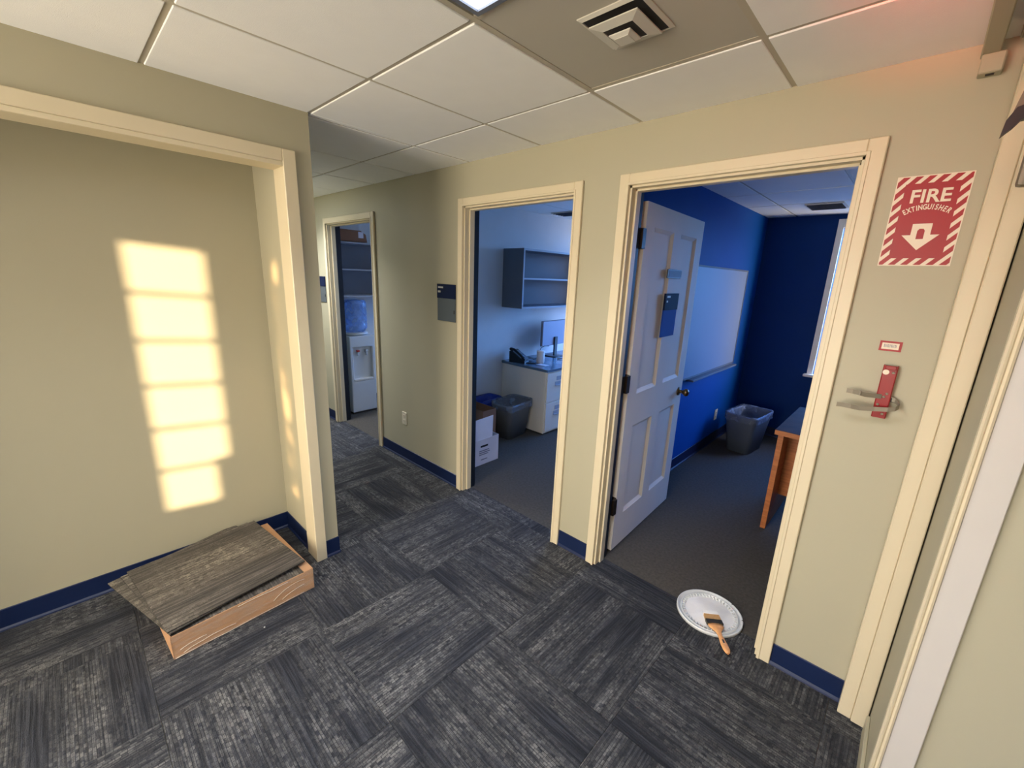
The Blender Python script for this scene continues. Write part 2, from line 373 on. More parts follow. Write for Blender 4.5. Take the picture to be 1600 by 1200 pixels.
# ------------------------------------------------------------------ floor
fl = struct('floor', box(B(), -5.2, 2.4, -4.72, 3.6, -0.15, -0.006), M_slab, 'floor laid with striped carpet tiles in a quarter turn pattern')
def clip(r, q):
    a = (max(r[0], q[0]), min(r[1], q[1]), max(r[2], q[2]), min(r[3], q[3]))
    return a if a[1] - a[0] > 0.004 and a[3] - a[2] > 0.004 else None
regions = [(-1.69, 0.755, -4.6, 0.0), (0.755, 1.9, -4.6, -0.40), (-5.0, -1.69, -1.04, 0.0), (-2.175, -1.69, -3.1, -1.155),
           (-0.54, 0.355, 0.0, 0.09), (-1.775, -0.857, 0.0, 0.09), (-3.92, -3.01, 0.0, 0.05)]
P = 0.6; X0, Y0 = -0.567, -1.364
tile_cache = {}
for i in range(-8, 5):
    for j in range(-6, 4):
        cell = (X0 + i * P, X0 + (i + 1) * P, Y0 + j * P, Y0 + (j + 1) * P)
        cx, cy = (cell[0] + cell[1]) / 2, (cell[2] + cell[3]) / 2
        for rg in regions:
            q = clip(cell, rg)
            if not q: continue
            turn = (i + j) % 2 == 1
            g = 0.0008
            rel = (q[0] - cx + g, q[1] - cx - g, q[2] - cy + g, q[3] - cy - g)
            # the yarn runs along local X; turned tiles are rotated a quarter
            key = tuple(round(v, 4) for v in rel) + (turn,)
            if key not in tile_cache:
                b = B(); box(b, rel[0], rel[1], rel[2], rel[3], -0.006, 0.0)
                if turn: b.transform(Matrix.Rotation(-math.pi / 2, 4, 'Z'))
                me = bpy.data.meshes.new('carpet_tile'); b.to_mesh(me); b.free(); me.materials.append(M_carpet)
                tile_cache[key] = me
            o = bpy.data.objects.new('carpet_tile', tile_cache[key]); COL.objects.link(o); o.parent = fl
            o.location = (cx, cy, random.uniform(-0.0004, 0.0004)); o.rotation_euler = (0, 0, math.pi / 2 if turn else 0)
for a in [(-0.54, 0.355, 0.09, 0.12), (-1.775, -0.857, 0.09, 0.12), (-3.92, -3.01, 0.05, 0.12)]:
    obj('office_carpet', box(B(), a[0], a[1], a[2], a[3], -0.006, -0.001), M_oldcarpet, fl)
for a in [(-0.78, 2.2, 0.12, 3.42), (-2.78, -0.85, 0.12, 3.42), (-4.4, -2.9, 0.12, 2.2)]:
    obj('office_carpet', box(B(), a[0], a[1], a[2], a[3], -0.006, -0.001), M_oldcarpet, fl)

# ------------------------------------------------------------------ ceiling
cl = struct('ceiling', box(B(), -5.2, 2.4, -4.72, 3.6, H + 0.03, H + 0.15), M_slab, 'suspended ceiling of pale square tiles in a metal grid')
T = 0.6096; GX, GY = -0.515, -0.424
rooms = [(-1.69, 0.757, -4.6, 0.0), (0.757, 1.9, -4.6, -0.41), (-5.0, -1.69, -1.04, 0.0), (-2.18, -1.69, -3.1, -1.15),
         (-0.78, 2.2, 0.12, 3.42), (-2.78, -0.85, 0.12, 3.42), (-4.4, -2.9, 0.12, 2.2)]
ct_cache = {}
special = {(0, 0): 'vent', (0, 1): 'light'}
for i in range(-8, 5):
    for j in range(-7, 8):
        # j counts toward the camera: cell spans GY-(j)*T-T .. GY-j*T
        g = 0.009
        cell = (GX + i * T, GX + (i + 1) * T, GY - (j + 1) * T, GY - j * T)
        cx, cy = (cell[0] + cell[1]) / 2, (cell[2] + cell[3]) / 2
        sp = special.get((i, j))
        if sp == 'light' or (i, j) in ((2, 3), (-1, 4), (-6, 0)): continue
        for rg in rooms:
            q = clip(cell, rg)
            if not q: continue
            rel = (max(q[0] - cx, -T / 2 + g), min(q[1] - cx, T / 2 - g), max(q[2] - cy, -T / 2 + g), min(q[3] - cy, T / 2 - g))
            if rel[1] - rel[0] < 0.01 or rel[3] - rel[2] < 0.01: continue
            key = tuple(round(v, 4) for v in rel) + (sp,)
            if key not in ct_cache:
                b = B(); box(b, rel[0], rel[1], rel[2], rel[3], -0.002 if sp is None else 0.004, 0.02, 0.002)
                me = bpy.data.meshes.new('ceiling_tile'); b.to_mesh(me); b.free(); me.materials.append(M_ceil2 if sp else M_ceil)
                ct_cache[key] = me
            o = bpy.data.objects.new('ceiling_tile', ct_cache[key]); COL.objects.link(o); o.parent = cl
            o.location = (cx, cy, H + random.uniform(-0.0008, 0.0008))
            if sp: o['label'] = 'plain grey-white metal panel that carries the air diffuser'
for rg in rooms:
    for i in range(-8, 6):
        x = GX + i * T
        if rg[0] + 0.02 < x < rg[1] - 0.02:
            obj('grid_bar', box(B(), x - 0.012, x + 0.012, rg[2], rg[3], H + 0.002, H + 0.03), M_grid, cl)
    for j in range(-7, 9):
        y = GY - j * T
        if rg[2] + 0.02 < y < rg[3] - 0.02:
            obj('grid_bar', box(B(), rg[0], rg[1], y - 0.012, y + 0.012, H + 0.0025, H + 0.03), M_grid, cl)

# ------------------------------------------------------------------ walls
D3 = (-0.54, 0.355); D2 = (-1.775, -0.857); D1 = (-3.92, -3.01); DH = 2.112; HT = H + 0.03
b = B()
for a, c in ((-5.2, D1[0]), (D1[1], D2[0]), (D2[1], D3[0]), (D3[1], 0.757)): box(b, a, c, 0, TH, 0, HT)
for d in (D1, D2, D3): box(b, d[0], d[1], 0, TH, DH, HT)
struct('wall_back', b, M_wall, 'sage cream wall with three open office doorways and a fire extinguisher sign')
b = B(); box(b, -1.81, -1.69, -1.155, -1.04, 0, HT); box(b, -1.81, -1.69, -3.1, -1.155, 2.135, HT); box(b, -1.81, -1.69, -4.6, -3.1, 0, HT)
box(b, -5.2, -1.81, -1.155, -1.04, 0, HT)
struct('wall_left', b, M_wall, 'cream wall left of the hallway framing the open closet')
b = B(); box(b, -2.28, -2.18, -3.2, -1.155, 0, HT); box(b, -2.18, -1.81, -3.2, -3.1, 0, HT)
struct('wall_closet', b, M_wall, 'closet back wall with a ladder of low sunlight on it')
b = B(); box(b, 0.757, 0.877, -0.40, TH, 0, HT); box(b, 0.877, 2.02, -0.40, -0.28, 0, HT); box(b, 0.877, 2.32, 0, TH, 0, HT)
struct('wall_right', b, M_wall, 'cream wall and corner at the right edge beside the cased opening')
b = B(); box(b, 1.9, 2.02, -4.6, -0.40, 0, HT); struct('wall_side', b, M_wall, 'plain cream side wall right of the camera')
# front wall (behind the camera) with the sidelight the low sun comes through, plus two added windows
b = B(); Wz0, Wz1 = 0.61, 2.02
box(b, -2.0, -1.6, -4.72, -4.6, 0, HT); box(b, -0.2, 0.674, -4.72, -4.6, 0, HT); box(b, -1.6, -0.2, -4.72, -4.6, 0, 0.3); box(b, -1.6, -0.2, -4.72, -4.6, 2.3, HT); box(b, 1.105, 1.385, -4.72, -4.6, 0, HT); box(b, 1.62, 2.02, -4.72, -4.6, 0, HT)
for a, c in ((0.674, 1.105), (1.385, 1.62)): box(b, a, c, -4.72, -4.6, 0, Wz0); box(b, a, c, -4.72, -4.6, Wz1, HT)
struct('wall_front', b, M_wall, 'cream wall behind the camera with one narrow sidelight and two added windows')
b = B(); box(b, -5.2, -5.0, -1.04, 0.0, 0, HT); struct('wall_hall', b, M_wall, 'far end wall of the hallway')
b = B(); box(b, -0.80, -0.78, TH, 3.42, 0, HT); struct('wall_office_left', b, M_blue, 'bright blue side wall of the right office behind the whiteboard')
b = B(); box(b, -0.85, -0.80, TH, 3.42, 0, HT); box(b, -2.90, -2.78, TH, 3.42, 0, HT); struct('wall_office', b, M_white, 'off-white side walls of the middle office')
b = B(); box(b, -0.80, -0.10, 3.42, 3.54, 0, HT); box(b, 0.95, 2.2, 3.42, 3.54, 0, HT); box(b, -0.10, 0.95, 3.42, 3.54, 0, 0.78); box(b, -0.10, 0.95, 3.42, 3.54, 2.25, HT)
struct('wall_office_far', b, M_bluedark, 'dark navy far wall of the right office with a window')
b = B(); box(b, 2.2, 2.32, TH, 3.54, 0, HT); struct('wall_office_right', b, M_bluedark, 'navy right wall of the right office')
b = B(); box(b, -2.90, -2.6, 3.42, 3.54, 0, HT); box(b, -1.1, -0.80, 3.42, 3.54, 0, HT); box(b, -2.6, -1.1, 3.42, 3.54, 0, 0.8); box(b, -2.6, -1.1, 3.42, 3.54, 2.25, HT)
struct('wall_office_window', b, M_white, 'off-white window wall of the middle office')
b = B(); box(b, -4.52, -4.4, TH, 2.2, 0, HT); box(b, -4.52, -3.9, 2.2, 2.32, 0, HT); box(b, -3.1, -2.9, 2.2, 2.32, 0, HT); box(b, -3.9, -3.1, 2.2, 2.32, 0, 0.9); box(b, -3.9, -3.1, 2.2, 2.32, 2.2, HT)
struct('wall_break_room', b, M_white, 'off-white walls of the small room with the water cooler')

# baseboards (navy rubber, small toe)
def baseboard(name, label, segs):
    b = B()
    for ax, fixed, a, c, sgn in segs:   # ax: 'x' runs along x at y=fixed, facing sgn*y ; 'y' runs along y at x=fixed
        f = fixed
        if ax == 'x':
            pts = [(a, f, 0), (a, f + sgn * 0.014, 0), (a, f + sgn * 0.012, 0.006), (a, f + sgn * 0.005, 0.014), (a, f + sgn * 0.004, 0.102), (a, f, 0.105)]
            poly(b, pts, (c - a, 0, 0))
        else:
            pts = [(f, a, 0), (f + sgn * 0.014, a, 0), (f + sgn * 0.012, a, 0.006), (f + sgn * 0.005, a, 0.014), (f + sgn * 0.004, a, 0.102), (f, a, 0.105)]
            poly(b, pts, (0, c - a, 0))
    struct(name, b, M_navy, label)
baseboard('baseboard_back', 'navy rubber baseboard along the doorway wall', [('x', 0, D3[1] + 0.05, 0.663, -1), ('x', 0, D2[1] + 0.05, D3[0] - 0.05, -1), ('x', 0, D1[1] + 0.05, D2[0] - 0.05, -1), ('x', 0, -5.0, D1[0] - 0.05, -1)])
baseboard('baseboard_left', 'navy rubber baseboard on the wall end beside the closet', [('y', -1.69, -1.12, -1.036, 1), ('x', -1.04, -5.0, -1.686, 1), ('y', -1.69, -4.6, -3.16, 1)])
baseboard('baseboard_closet', 'navy rubber baseboard inside the closet', [('y', -2.18, -3.1, -1.155, 1), ('x', -1.155, -2.18, -1.81, -1)])
baseboard('baseboard_office', 'navy baseboard in the right office', [('y', -0.78, TH, 3.42, 1), ('x', 3.42, -0.78, 2.2, -1)])
baseboard('baseboard_middle', 'dark baseboard in the middle office', [('y', -2.78, TH, 1.42, 1), ('x', 3.42, -2.78, -0.85, -1)])
baseboard('baseboard_break', 'dark baseboard behind the water cooler', [('y', -4.4, TH, 2.2, 1)])

# door casings + jambs + stops
def doorway(name, label, x0, x1):
    root = thing(name, label, 'structure', ((x0 + x1) / 2, 0, 0)); root['kind'] = 'structure'
    w = 0.05; t = 0.018
    for s, e in ((x0 - w, x0 + 0.002), (x1 - 0.002, x1 + w)):
        b = B(); box(b, s, e, -t, 0, 0, DH + w, 0.003)
        i0, i1 = (e - 0.012, e) if s < x0 else (s, s + 0.012)
        box(b, i0, i1, -t - 0.004, -t + 0.002, 0, DH + 0.01, 0.0015)
        obj('side_casing', b, M_trim, root)
    b = B(); box(b, x0 + 0.002, x1 - 0.002, -t, 0, DH - 0.002, DH + w, 0.003); box(b, x0, x1, -t - 0.004, -t + 0.002, DH - 0.002, DH + 0.010, 0.0015)
    obj('head_casing', b, M_trim, root)
    j = 0.012
    b = B(); box(b, x0, x0 + j, -0.002, 0.078, 0, DH); obj('jamb', b, M_trim, root)
    b = B(); box(b, x1 - j, x1, -0.002, 0.078, 0, DH); obj('jamb', b, M_trim, root)
    b = B(); box(b, x0, x1, -0.002, 0.078, DH - j, DH); obj('head_jamb', b, M_trim, root)
    b = B(); box(b, x0, x0 + j, 0.078, TH + 0.004, 0, DH); box(b, x1 - j, x1, 0.078, TH + 0.004, 0, DH); box(b, x0, x1, 0.078, TH + 0.004, DH - j, DH)
    obj('inner_jamb', b, M_navypaint, root, label='navy painted inner edge of the jamb, darkened for the shaded gap')
    b = B(); s0, s1 = 0.034, 0.076; q = 0.011
    box(b, x0 + j, x0 + j + q, s0, s1, 0, DH - j, 0.002); box(b, x1 - j - q, x1 - j, s0, s1, 0, DH - j, 0.002); box(b, x0 + j, x1 - j, s0, s1, DH - j - q, DH - j, 0.002)
    obj('door_stop', b, M_trim, root)
    # room side casing
    b = B()
    box(b, x0 - w, x0, TH, TH + t, 0, DH + w); box(b, x1, x1 + w * 0.4, TH, TH + t, 0, DH + w); box(b, x0, x1, TH, TH + t, DH, DH + w)
    obj('room_side_casing', b, M_navypaint, root, label='dark navy painted casing on the room side')
    return root
doorway('trim_1', 'cream door frame of the far doorway with the water cooler', *D1)
doorway('trim_2', 'cream door frame of the middle office doorway', *D2)
doorway('trim_3', 'cream door frame of the right office doorway with the open door', *D3)
# closet frame
root = thing('trim_4', 'cream frame around the open closet at left', 'structure', (-1.69, -2.1, 0)); root['kind'] = 'structure'
X = -1.69; y1 = -1.175; y0 = -3.08; w = 0.057
b = B(); box(b, X, X + 0.018, y1 - 0.002, y1 + w, 0, 2.195, 0.003); obj('side_casing', b, M_trim, root)
b = B(); box(b, X, X + 0.018, y0 - w, y0, 0, 2.195, 0.003); obj('side_casing', b, M_trim, root)
b = B(); box(b, X, X + 0.018, y0, y1 - 0.002, 2.14, 2.195, 0.003); obj('head_casing', b, M_trim, root)
b = B(); box(b, X - 0.12, X + 0.014, y1, y1 + 0.02, 0, 2.14, 0.002); obj('jamb', b, M_trim, root)
b = B(); box(b, X - 0.12, X + 0.014, y0 - 0.02, y0, 0, 2.14, 0.002); obj('jamb', b, M_trim, root)
b = B(); box(b, X - 0.12, X + 0.014, y0, y1, 2.12, 2.14, 0.002); obj('head_jamb', b, M_trim, root)
# corner post at the right end of the doorway wall
root = thing('trim_5', 'cream boxed corner trim right of the fire extinguisher sign', 'structure', (0.71, -0.03, 0)); root['kind'] = 'structure'
obj('board', box(B(), 0.663, 0.707, -0.066, 0, 0, H, 0.003), M_trim, root)
obj('board', box(B(), 0.7075, 0.7525, -0.074, 0, 0, H, 0.003), M_trim, root)
# cased corner at the right edge
root = thing('trim_6', 'moulded white casing at the right edge of the picture', 'structure', (0.80, -0.40, 0)); root['kind'] = 'structure'
b = B(); prof = [(0.7575, -0.40), (0.757, -0.421), (0.7615, -0.427), (0.766, -0.425), (0.769, -0.421), (0.774, -0.424), (0.779, -0.421), (0.779, -0.40)]
poly(b, [(x, y, 0) for x, y in prof], (0, 0, 2.2)); obj('moulding', b, M_trim, root)
obj('flat_casing', box(B(), 0.7792, 0.848, -0.416, -0.40, 0, 2.2, 0.002), M_trime, root)
root['label'] = 'moulded white casing on the wall corner at the right edge'
obj('flat_strip', box(B(), 0.745, 0.7568, -0.395, -0.10, 0, 0.09, 0.002), M_wall, root)

# windows
def window(name, label, x0, x1, z0, z1, yw, face, muntins, glass, casing=None, vm=0, inset=0.06):
    """window in a wall at y=yw; face=-1 when the room is at smaller y"""
    root = thing(name, label, 'structure', ((x0 + x1) / 2, yw, z0)); root['kind'] = 'structure'
    yy = yw - face * inset
    obj('pane', box(B(), x0, x1, yy - 0.002, yy + 0.002, z0, z1), glass, root)
    for k in range(1, muntins + 1):
        z = z0 + (z1 - z0) * k / (muntins + 1)
        obj('muntin', box(B(), x0, x1, yy - 0.012, yy + 0.012, z - 0.011, z + 0.011, 0.002), casing or M_trimw, root)
    for k in range(1, vm + 1):
        x = x0 + (x1 - x0) * k / (vm + 1)
        obj('muntin', box(B(), x - 0.011, x + 0.011, yy - 0.013, yy + 0.013, z0, z1, 0.002), casing or M_trimw, root)
    return root
w1 = window('window_1', 'bright office window at the far right behind the door frame', -0.10, 0.95, 0.78, 2.25, 3.42, -1, 1, M_glass)
for a in ((-0.15, -0.10, 0.78, 2.33), (0.95, 1.03, 0.78, 2.33), (-0.10, 0.95, 2.25, 2.33)):
    obj('casing', box(B(), a[0], a[1], 3.40, 3.419, a[2], a[3], 0.002), M_trimw, w1)
obj('sill', box(B(), -0.175, 1.06, 3.35, 3.43, 0.752, 0.78, 0.004), M_trimw, w1)
window('window_2', 'window of the middle office out of view', -2.6, -1.1, 0.8, 2.25, 3.42, -1, 1, M_glass, vm=1)
window('window_3', 'window of the water cooler room out of view', -3.9, -3.1, 0.9, 2.2, 2.2, -1, 1, M_glass)
w4 = window('window_4', 'narrow six-pane sidelight behind the camera', 0.674, 1.105, Wz0, Wz1, -4.6, 1, 5, M_glass)
obj('sun_blocker', box(B(), 0.985, 1.105, -4.675, -4.655, Wz0, 0.875, 0.002), M_trimw, w4)  # unseen block added to cut a corner off the sun patch
window('added_window_6', 'added wide window behind the camera, for daylight', -1.6, -0.2, 0.3, 2.3, -4.6, 1, 1, M_glass, vm=1)  # unseen window added to bring warm daylight into the room
window('added_window_5', 'added sidelight behind the camera, blotched glass casting soft closet light patches', 1.385, 1.62, Wz0, Wz1, -4.6, 1, 5, M_dim)  # unseen window added for the faint patches on the closet side wall

# ------------------------------------------------------------------ ceiling light, diffuser, exit sign, conduit
def troffer(x0, x1, y0, y1, label, power):
    r = thing('ceiling_light', label, 'light', ((x0 + x1) / 2, (y0 + y1) / 2, H))
    b = B(); t = 0.016
    for a in ((x0, x0 + t, y0, y1), (x1 - t, x1, y0, y1), (x0 + t, x1 - t, y0, y0 + t), (x0 + t, x1 - t, y1 - t, y1)): box(b, a[0], a[1], a[2], a[3], H - 0.006, H + 0.02)
    obj('frame', b, M_grey, r, label='grey metal rim')
    obj('diffuser', box(B(), x0 + t, x1 - t, y0 + t, y1 - t, H + 0.0, H + 0.012), M_light, r)
    l = area('ceiling_light_lamp', ((x0 + x1) / 2, (y0 + y1) / 2, H - 0.012), (0, 0, 0), x1 - x0 - 0.08, y1 - y0 - 0.08, power, (0.93, 0.95, 0.98), spread=2.3)
    return r
g = 0.013
troffer(GX + g + 0.02, GX + T - g, GY - 2 * T + g, GY - T - g, 'square fluorescent ceiling light cut by the top edge of the picture', 14)
troffer(GX + 2 * T + g, min(GX + 3 * T - g, 1.9), GY - 4 * T + g, GY - 3 * T - g, 'added unseen ceiling light behind the camera at right', 8)  # unseen fixture added to brighten the main room
troffer(GX - T + g, GX - g, GY - 5 * T + g, GY - 4 * T - g, 'added unseen ceiling light behind the camera at left', 8)  # second unseen fixture added as fill behind the camera

troffer(GX - 6 * T + g, GX - 5 * T - g, GY - T + g, GY - g, 'added ceiling light brightening the hallway, hidden by the corner', 24)  # hidden fixture added to lift the dark hallway
troffer(-3.55, -2.98, 1.2, 1.77, 'added unseen ceiling light brightening the small room with the water cooler', 5)  # unseen fixture added to give this room neutral light
vr = thing('air_diffuser', 'square white louvred air diffuser in the metal ceiling panel', 'vent', (-0.19, -0.745, H))
cx, cy = -0.185, -0.742
def ring(b, cx, cy, r0, r1, za, zb):
    """square sloped louvre ring: inner half-size r0 at height za, outer r1 at zb"""
    t = 0.003
    for k in range(4):
        M_ = Matrix.Translation((cx, cy, 0)) @ Matrix.Rotation(k * math.pi / 2, 4, 'Z')
        q = [M_ @ Vector(p) for p in ((-r1, -r1, zb), (r1, -r1, zb), (r0, -r0, za), (-r0, -r0, za))]
        u = [p + Vector((0, 0, t)) for p in q]
        vs = [b.verts.new(p) for p in q + u]
        for f in ((0, 1, 2, 3), (7, 6, 5, 4), (0, 4, 5, 1), (2, 6, 7, 3), (1, 5, 6, 2), (3, 7, 4, 0)): b.faces.new([vs[i] for i in f])
    return b
obj('flange', ring(B(), cx, cy, 0.091, 0.102, H - 0.004, H + 0.001), M_vent, vr)
obj('throat_shade', box(B(), cx - 0.091, cx + 0.091, cy - 0.091, cy + 0.091, H + 0.0, H + 0.0035), M_dark, vr)  # dark sheet painting the shade inside the diffuser opening
obj('louvre', ring(B(), cx, cy, 0.047, 0.076, H - 0.024, H - 0.017), M_vent, vr)
obj('louvre_neck', box(B(), cx - 0.05, cx + 0.05, cy - 0.05, cy + 0.05, H - 0.0215, H - 0.001), M_dark, vr)
obj('centre_plate', ring(box(B(), cx - 0.022, cx + 0.022, cy - 0.022, cy + 0.022, H - 0.041, H - 0.038), cx, cy, 0.022, 0.034, H - 0.040, H - 0.034), M_vent, vr)
obj('hanger', box(B(), cx - 0.004, cx + 0.004, cy - 0.004, cy + 0.004, H - 0.038, H - 0.0215), M_dark, vr)
def slot_vent(x0, x1, y0, y1, label):
    r = thing('ceiling_vent', label, 'vent', ((x0 + x1) / 2, (y0 + y1) / 2, H))
    b = B(); t = 0.015
    for a in ((x0, x0 + t, y0, y1), (x1 - t, x1, y0, y1), (x0 + t, x1 - t, y0, y0 + t), (x0 + t, x1 - t, y1 - t, y1)): box(b, a[0], a[1], a[2], a[3], H - 0.014, H - 0.0035)
    obj('frame', b, M_vent, r)
    n = 5
    for k in range(n):
        y = y0 + t + (y1 - y0 - 2 * t) * (k + 0.5) / n
        obox(bs := B(), Matrix.Translation(((x0 + x1) / 2, y, H - 0.009)) @ Matrix.Rotation(0.6, 4, 'X'), x1 - x0 - 2 * t, (y1 - y0) / n * 0.8, 0.002)
        obj('slat', bs, M_grey, r)
slot_vent(-0.32, -0.04, 2.66, 2.98, 'slatted ceiling vent in the blue right office')
slot_vent(-2.62, -2.30, 1.98, 2.24, 'slatted ceiling vent in the middle office')

es = thing('exit_sign', 'red exit sign under the ceiling just above the picture', 'sign', (0.5, -1.05, H - 0.003))
obj('housing', box(B(), 0.36, 0.64, -1.07, -1.03, 2.19, 2.345, 0.004), M_signwhite, es)
obj('canopy', box(B(), 0.46, 0.56, -1.09, -1.01, 2.345, H - 0.004, 0.003), M_signwhite, es)
text('EXIT', 0.13, (0.50, -1.071, 2.265), M_exit, es)
text('EXIT', 0.13, (0.50, -1.029, 2.265), M_exit, es, rot=(math.pi / 2, 0, math.pi))
l = area('exit_sign_lamp', (0.50, -1.0, 2.27), (math.radians(118), 0, 0), 0.20, 0.05, 1.1, (1.0, 0.10, 0.04), spread=1.0)

cv = thing('cable_cover', 'beige boxed cable cover along the ceiling at the right corner', 'cover', (0.6, -0.2, H))
obj('raceway', box(B(), 0.572, 0.612, -0.9, -0.004, 2.335, H - 0.003, 0.003), M_wall, cv)
obj('end_box', box(B(), 0.575, 0.625, -0.045, -0.002, 2.285, 2.336, 0.003), M_wall, cv)
obj('knockout', box(B(), 0.592, 0.610, -0.034, -0.020, 2.2835, 2.2848), M_dark, cv)
cb = thing('ceiling_channel', 'grey metal channel under the ceiling at the top right', 'channel', (0.66, -0.4, H))
obj('channel', box(B(), 0.640, 0.662, -0.85, -0.10, 2.335, H - 0.003, 0.003), M_closer, cb)

dc = thing('door_closer', 'dark folded door closer arm at the upper right edge', 'door closer', (0.757, -0.36, 2.1))
b = B(); poly(b, [(0.645, -0.385, 2.030), (0.662, -0.385, 2.047), (0.672, -0.385, 2.062), (0.70, -0.385, 2.066), (0.757, -0.385, 2.085), (0.757, -0.385, 2.125), (0.69, -0.385, 2.10), (0.660, -0.385, 2.090), (0.648, -0.385, 2.065)], (0, 0.02, 0))
obj('arm', b, M_black, dc)
b = B(); poly(b, [(0.656, -0.365, 2.085), (0.668, -0.365, 2.085), (0.69, -0.365, 2.20), (0.675, -0.365, 2.20)], (0, 0.02, 0)); obj('link', b, M_closer, dc)
obj('body', box(B(), 0.694, 0.757, -0.40, -0.36, 1.915, 2.02, 0.008, 2), M_closer, dc)
obj('track', box(B(), 0.67, 0.757, -0.40, -0.34, 2.20, 2.24, 0.004), M_closer, dc)

# ------------------------------------------------------------------ office door leaf (open into the right office)
hx, hy = -0.525, 0.172; ex, ey = -0.566, 1.075
dirv = Vector((ex - hx, ey - hy, 0)); Wd = dirv.length; ang = math.atan2(dirv.y, dirv.x)
DM = Matrix.Translation((hx, hy, 0)) @ Matrix.Rotation(ang, 4, 'Z')       # local x along the leaf, local -y faces +X world
door = thing('door_1', 'white four-panel office door standing open into the blue office', 'door', (hx, hy, 0)); door['kind'] = 'structure'
th = 0.036; z0, z1 = 0.014, 2.066
def dbox(a, c, d, e, z_0, z_1, bev=0.0):
    b = B(); box(b, a, c, d, e, z_0, z_1, bev); b.transform(DM); return b
st, mu = 0.115, 0.115; mid = Wd / 2
PZ = ((0.235, 0.82), (1.02, 1.95))
obj('stile', dbox(0, st, 0, th, z0, z1), M_door, door)
obj('stile', dbox(Wd - st, Wd, 0, th, z0, z1), M_door, door)
obj('rail', dbox(st, Wd - st, 0, th, z0, PZ[0][0]), M_door, door)
obj('rail', dbox(st, Wd - st, 0, th, PZ[0][1], PZ[1][0]), M_door, door)
obj('rail', dbox(st, Wd - st, 0, th, PZ[1][1], z1), M_door, door)
for za, zb in PZ:
    obj('mullion', dbox(mid - mu / 2, mid + mu / 2, 0, th, za, zb), M_door, door)
    for a, c in ((st, mid - mu / 2), (mid + mu / 2, Wd - st)):
        b = B(); box(b, a, c, 0.013, th - 0.013, za, zb)
        f = 0.022
        for face in (0, 1):
            y_o, y_i = (0.001, 0.0135) if face == 0 else (th - 0.001, th - 0.0135)
            o_ = [(a, y_o, za), (c, y_o, za), (c, y_o, zb), (a, y_o, zb)]
            i_ = [(a + f, y_i, za + f), (c - f, y_i, za + f), (c - f, y_i, zb - f), (a + f, y_i, zb - f)]
            vo = [b.verts.new(p) for p in o_]; vi = [b.verts.new(p) for p in i_]
            for k in range(4):
                q = (vo[k], vo[(k + 1) % 4], vi[(k + 1) % 4], vi[k]); b.faces.new(q if face == 0 else tuple(reversed(q)))
        b.transform(DM); obj('panel', b, M_door, door)
for zc in (0.33, 1.10, 1.88):
    b = B(); box(b, -0.003, 0.0, 0.002, 0.03, zc - 0.05, zc + 0.05); b.transform(DM)
    lathe(b, [(0.008, zc - 0.05), (0.008, zc + 0.05)], (hx - 0.006, hy - 0.012, 0), n=12)
    box(b, -0.5285, -0.512, 0.125, hy - 0.012, zc - 0.05, zc + 0.05)
    obj('hinge', b, M_bronze, door, label='dark bronze hinge')
kp = DM @ Vector((Wd - 0.065, 0, 0.905))
b = B(); lathe(b, [(0.031, 0.0), (0.031, 0.006), (0.014, 0.010), (0.011, 0.03), (0.02, 0.040), (0.027, 0.052), (0.027, 0.062), (0.018, 0.072), (0.002, 0.075)], axis='X', n=24)
b.transform(Matrix.Translation(kp) @ Matrix.Rotation(ang - math.pi / 2, 4, 'Z')); obj('knob', b, M_knob, door, label='worn brass door knob')
b = B(); lathe(b, [(0.031, 0.0), (0.031, 0.006), (0.014, 0.010), (0.011, 0.03), (0.02, 0.040), (0.027, 0.052), (0.027, 0.062), (0.018, 0.072), (0.002, 0.075)], axis='X', n=24)
kb = DM @ Vector((Wd - 0.065, th, 0.905))
b.transform(Matrix.Translation(kb) @ Matrix.Rotation(ang + math.pi / 2, 4, 'Z')); obj('knob', b, M_knob, door, label='worn brass door knob')

def on_door(name, label, cat, a, c, za, zb, depth):
    mp = DM @ Vector(((a + c) / 2, 0, za)); return thing(name, label, cat, mp)
pq = on_door('room_plaque', 'blue room plaque fixed to the open panelled door', 'plaque', 0.36, 0.57, 1.34, 1.60, 0.01)
obj('upper_plate', dbox(0.355, 0.565, -0.014, -0.001, 1.50, 1.60, 0.001), M_plaquenavy, pq, label='dark navy upper plate')
obj('lower_plate', dbox(0.355, 0.565, -0.010, -0.001, 1.335, 1.50, 0.001), M_plaqueblue, pq)
obj('print_mark', dbox(0.375, 0.425, -0.0146, -0.014, 1.575, 1.587), M_text, pq)
obj('print_mark', dbox(0.372, 0.392, -0.0146, -0.014, 1.547, 1.558), M_text, pq)
ns = on_door('name_slider', 'small blank grey name holder high on the open door', 'sign', 0.35, 0.57, 1.68, 1.735, 0.01)
obj('holder', dbox(0.35, 0.565, -0.010, -0.001, 1.690, 1.742, 0.002), M_plaque, ns)
obj('insert', dbox(0.365, 0.565, -0.012, -0.010, 1.696, 1.736), M_alu, ns)

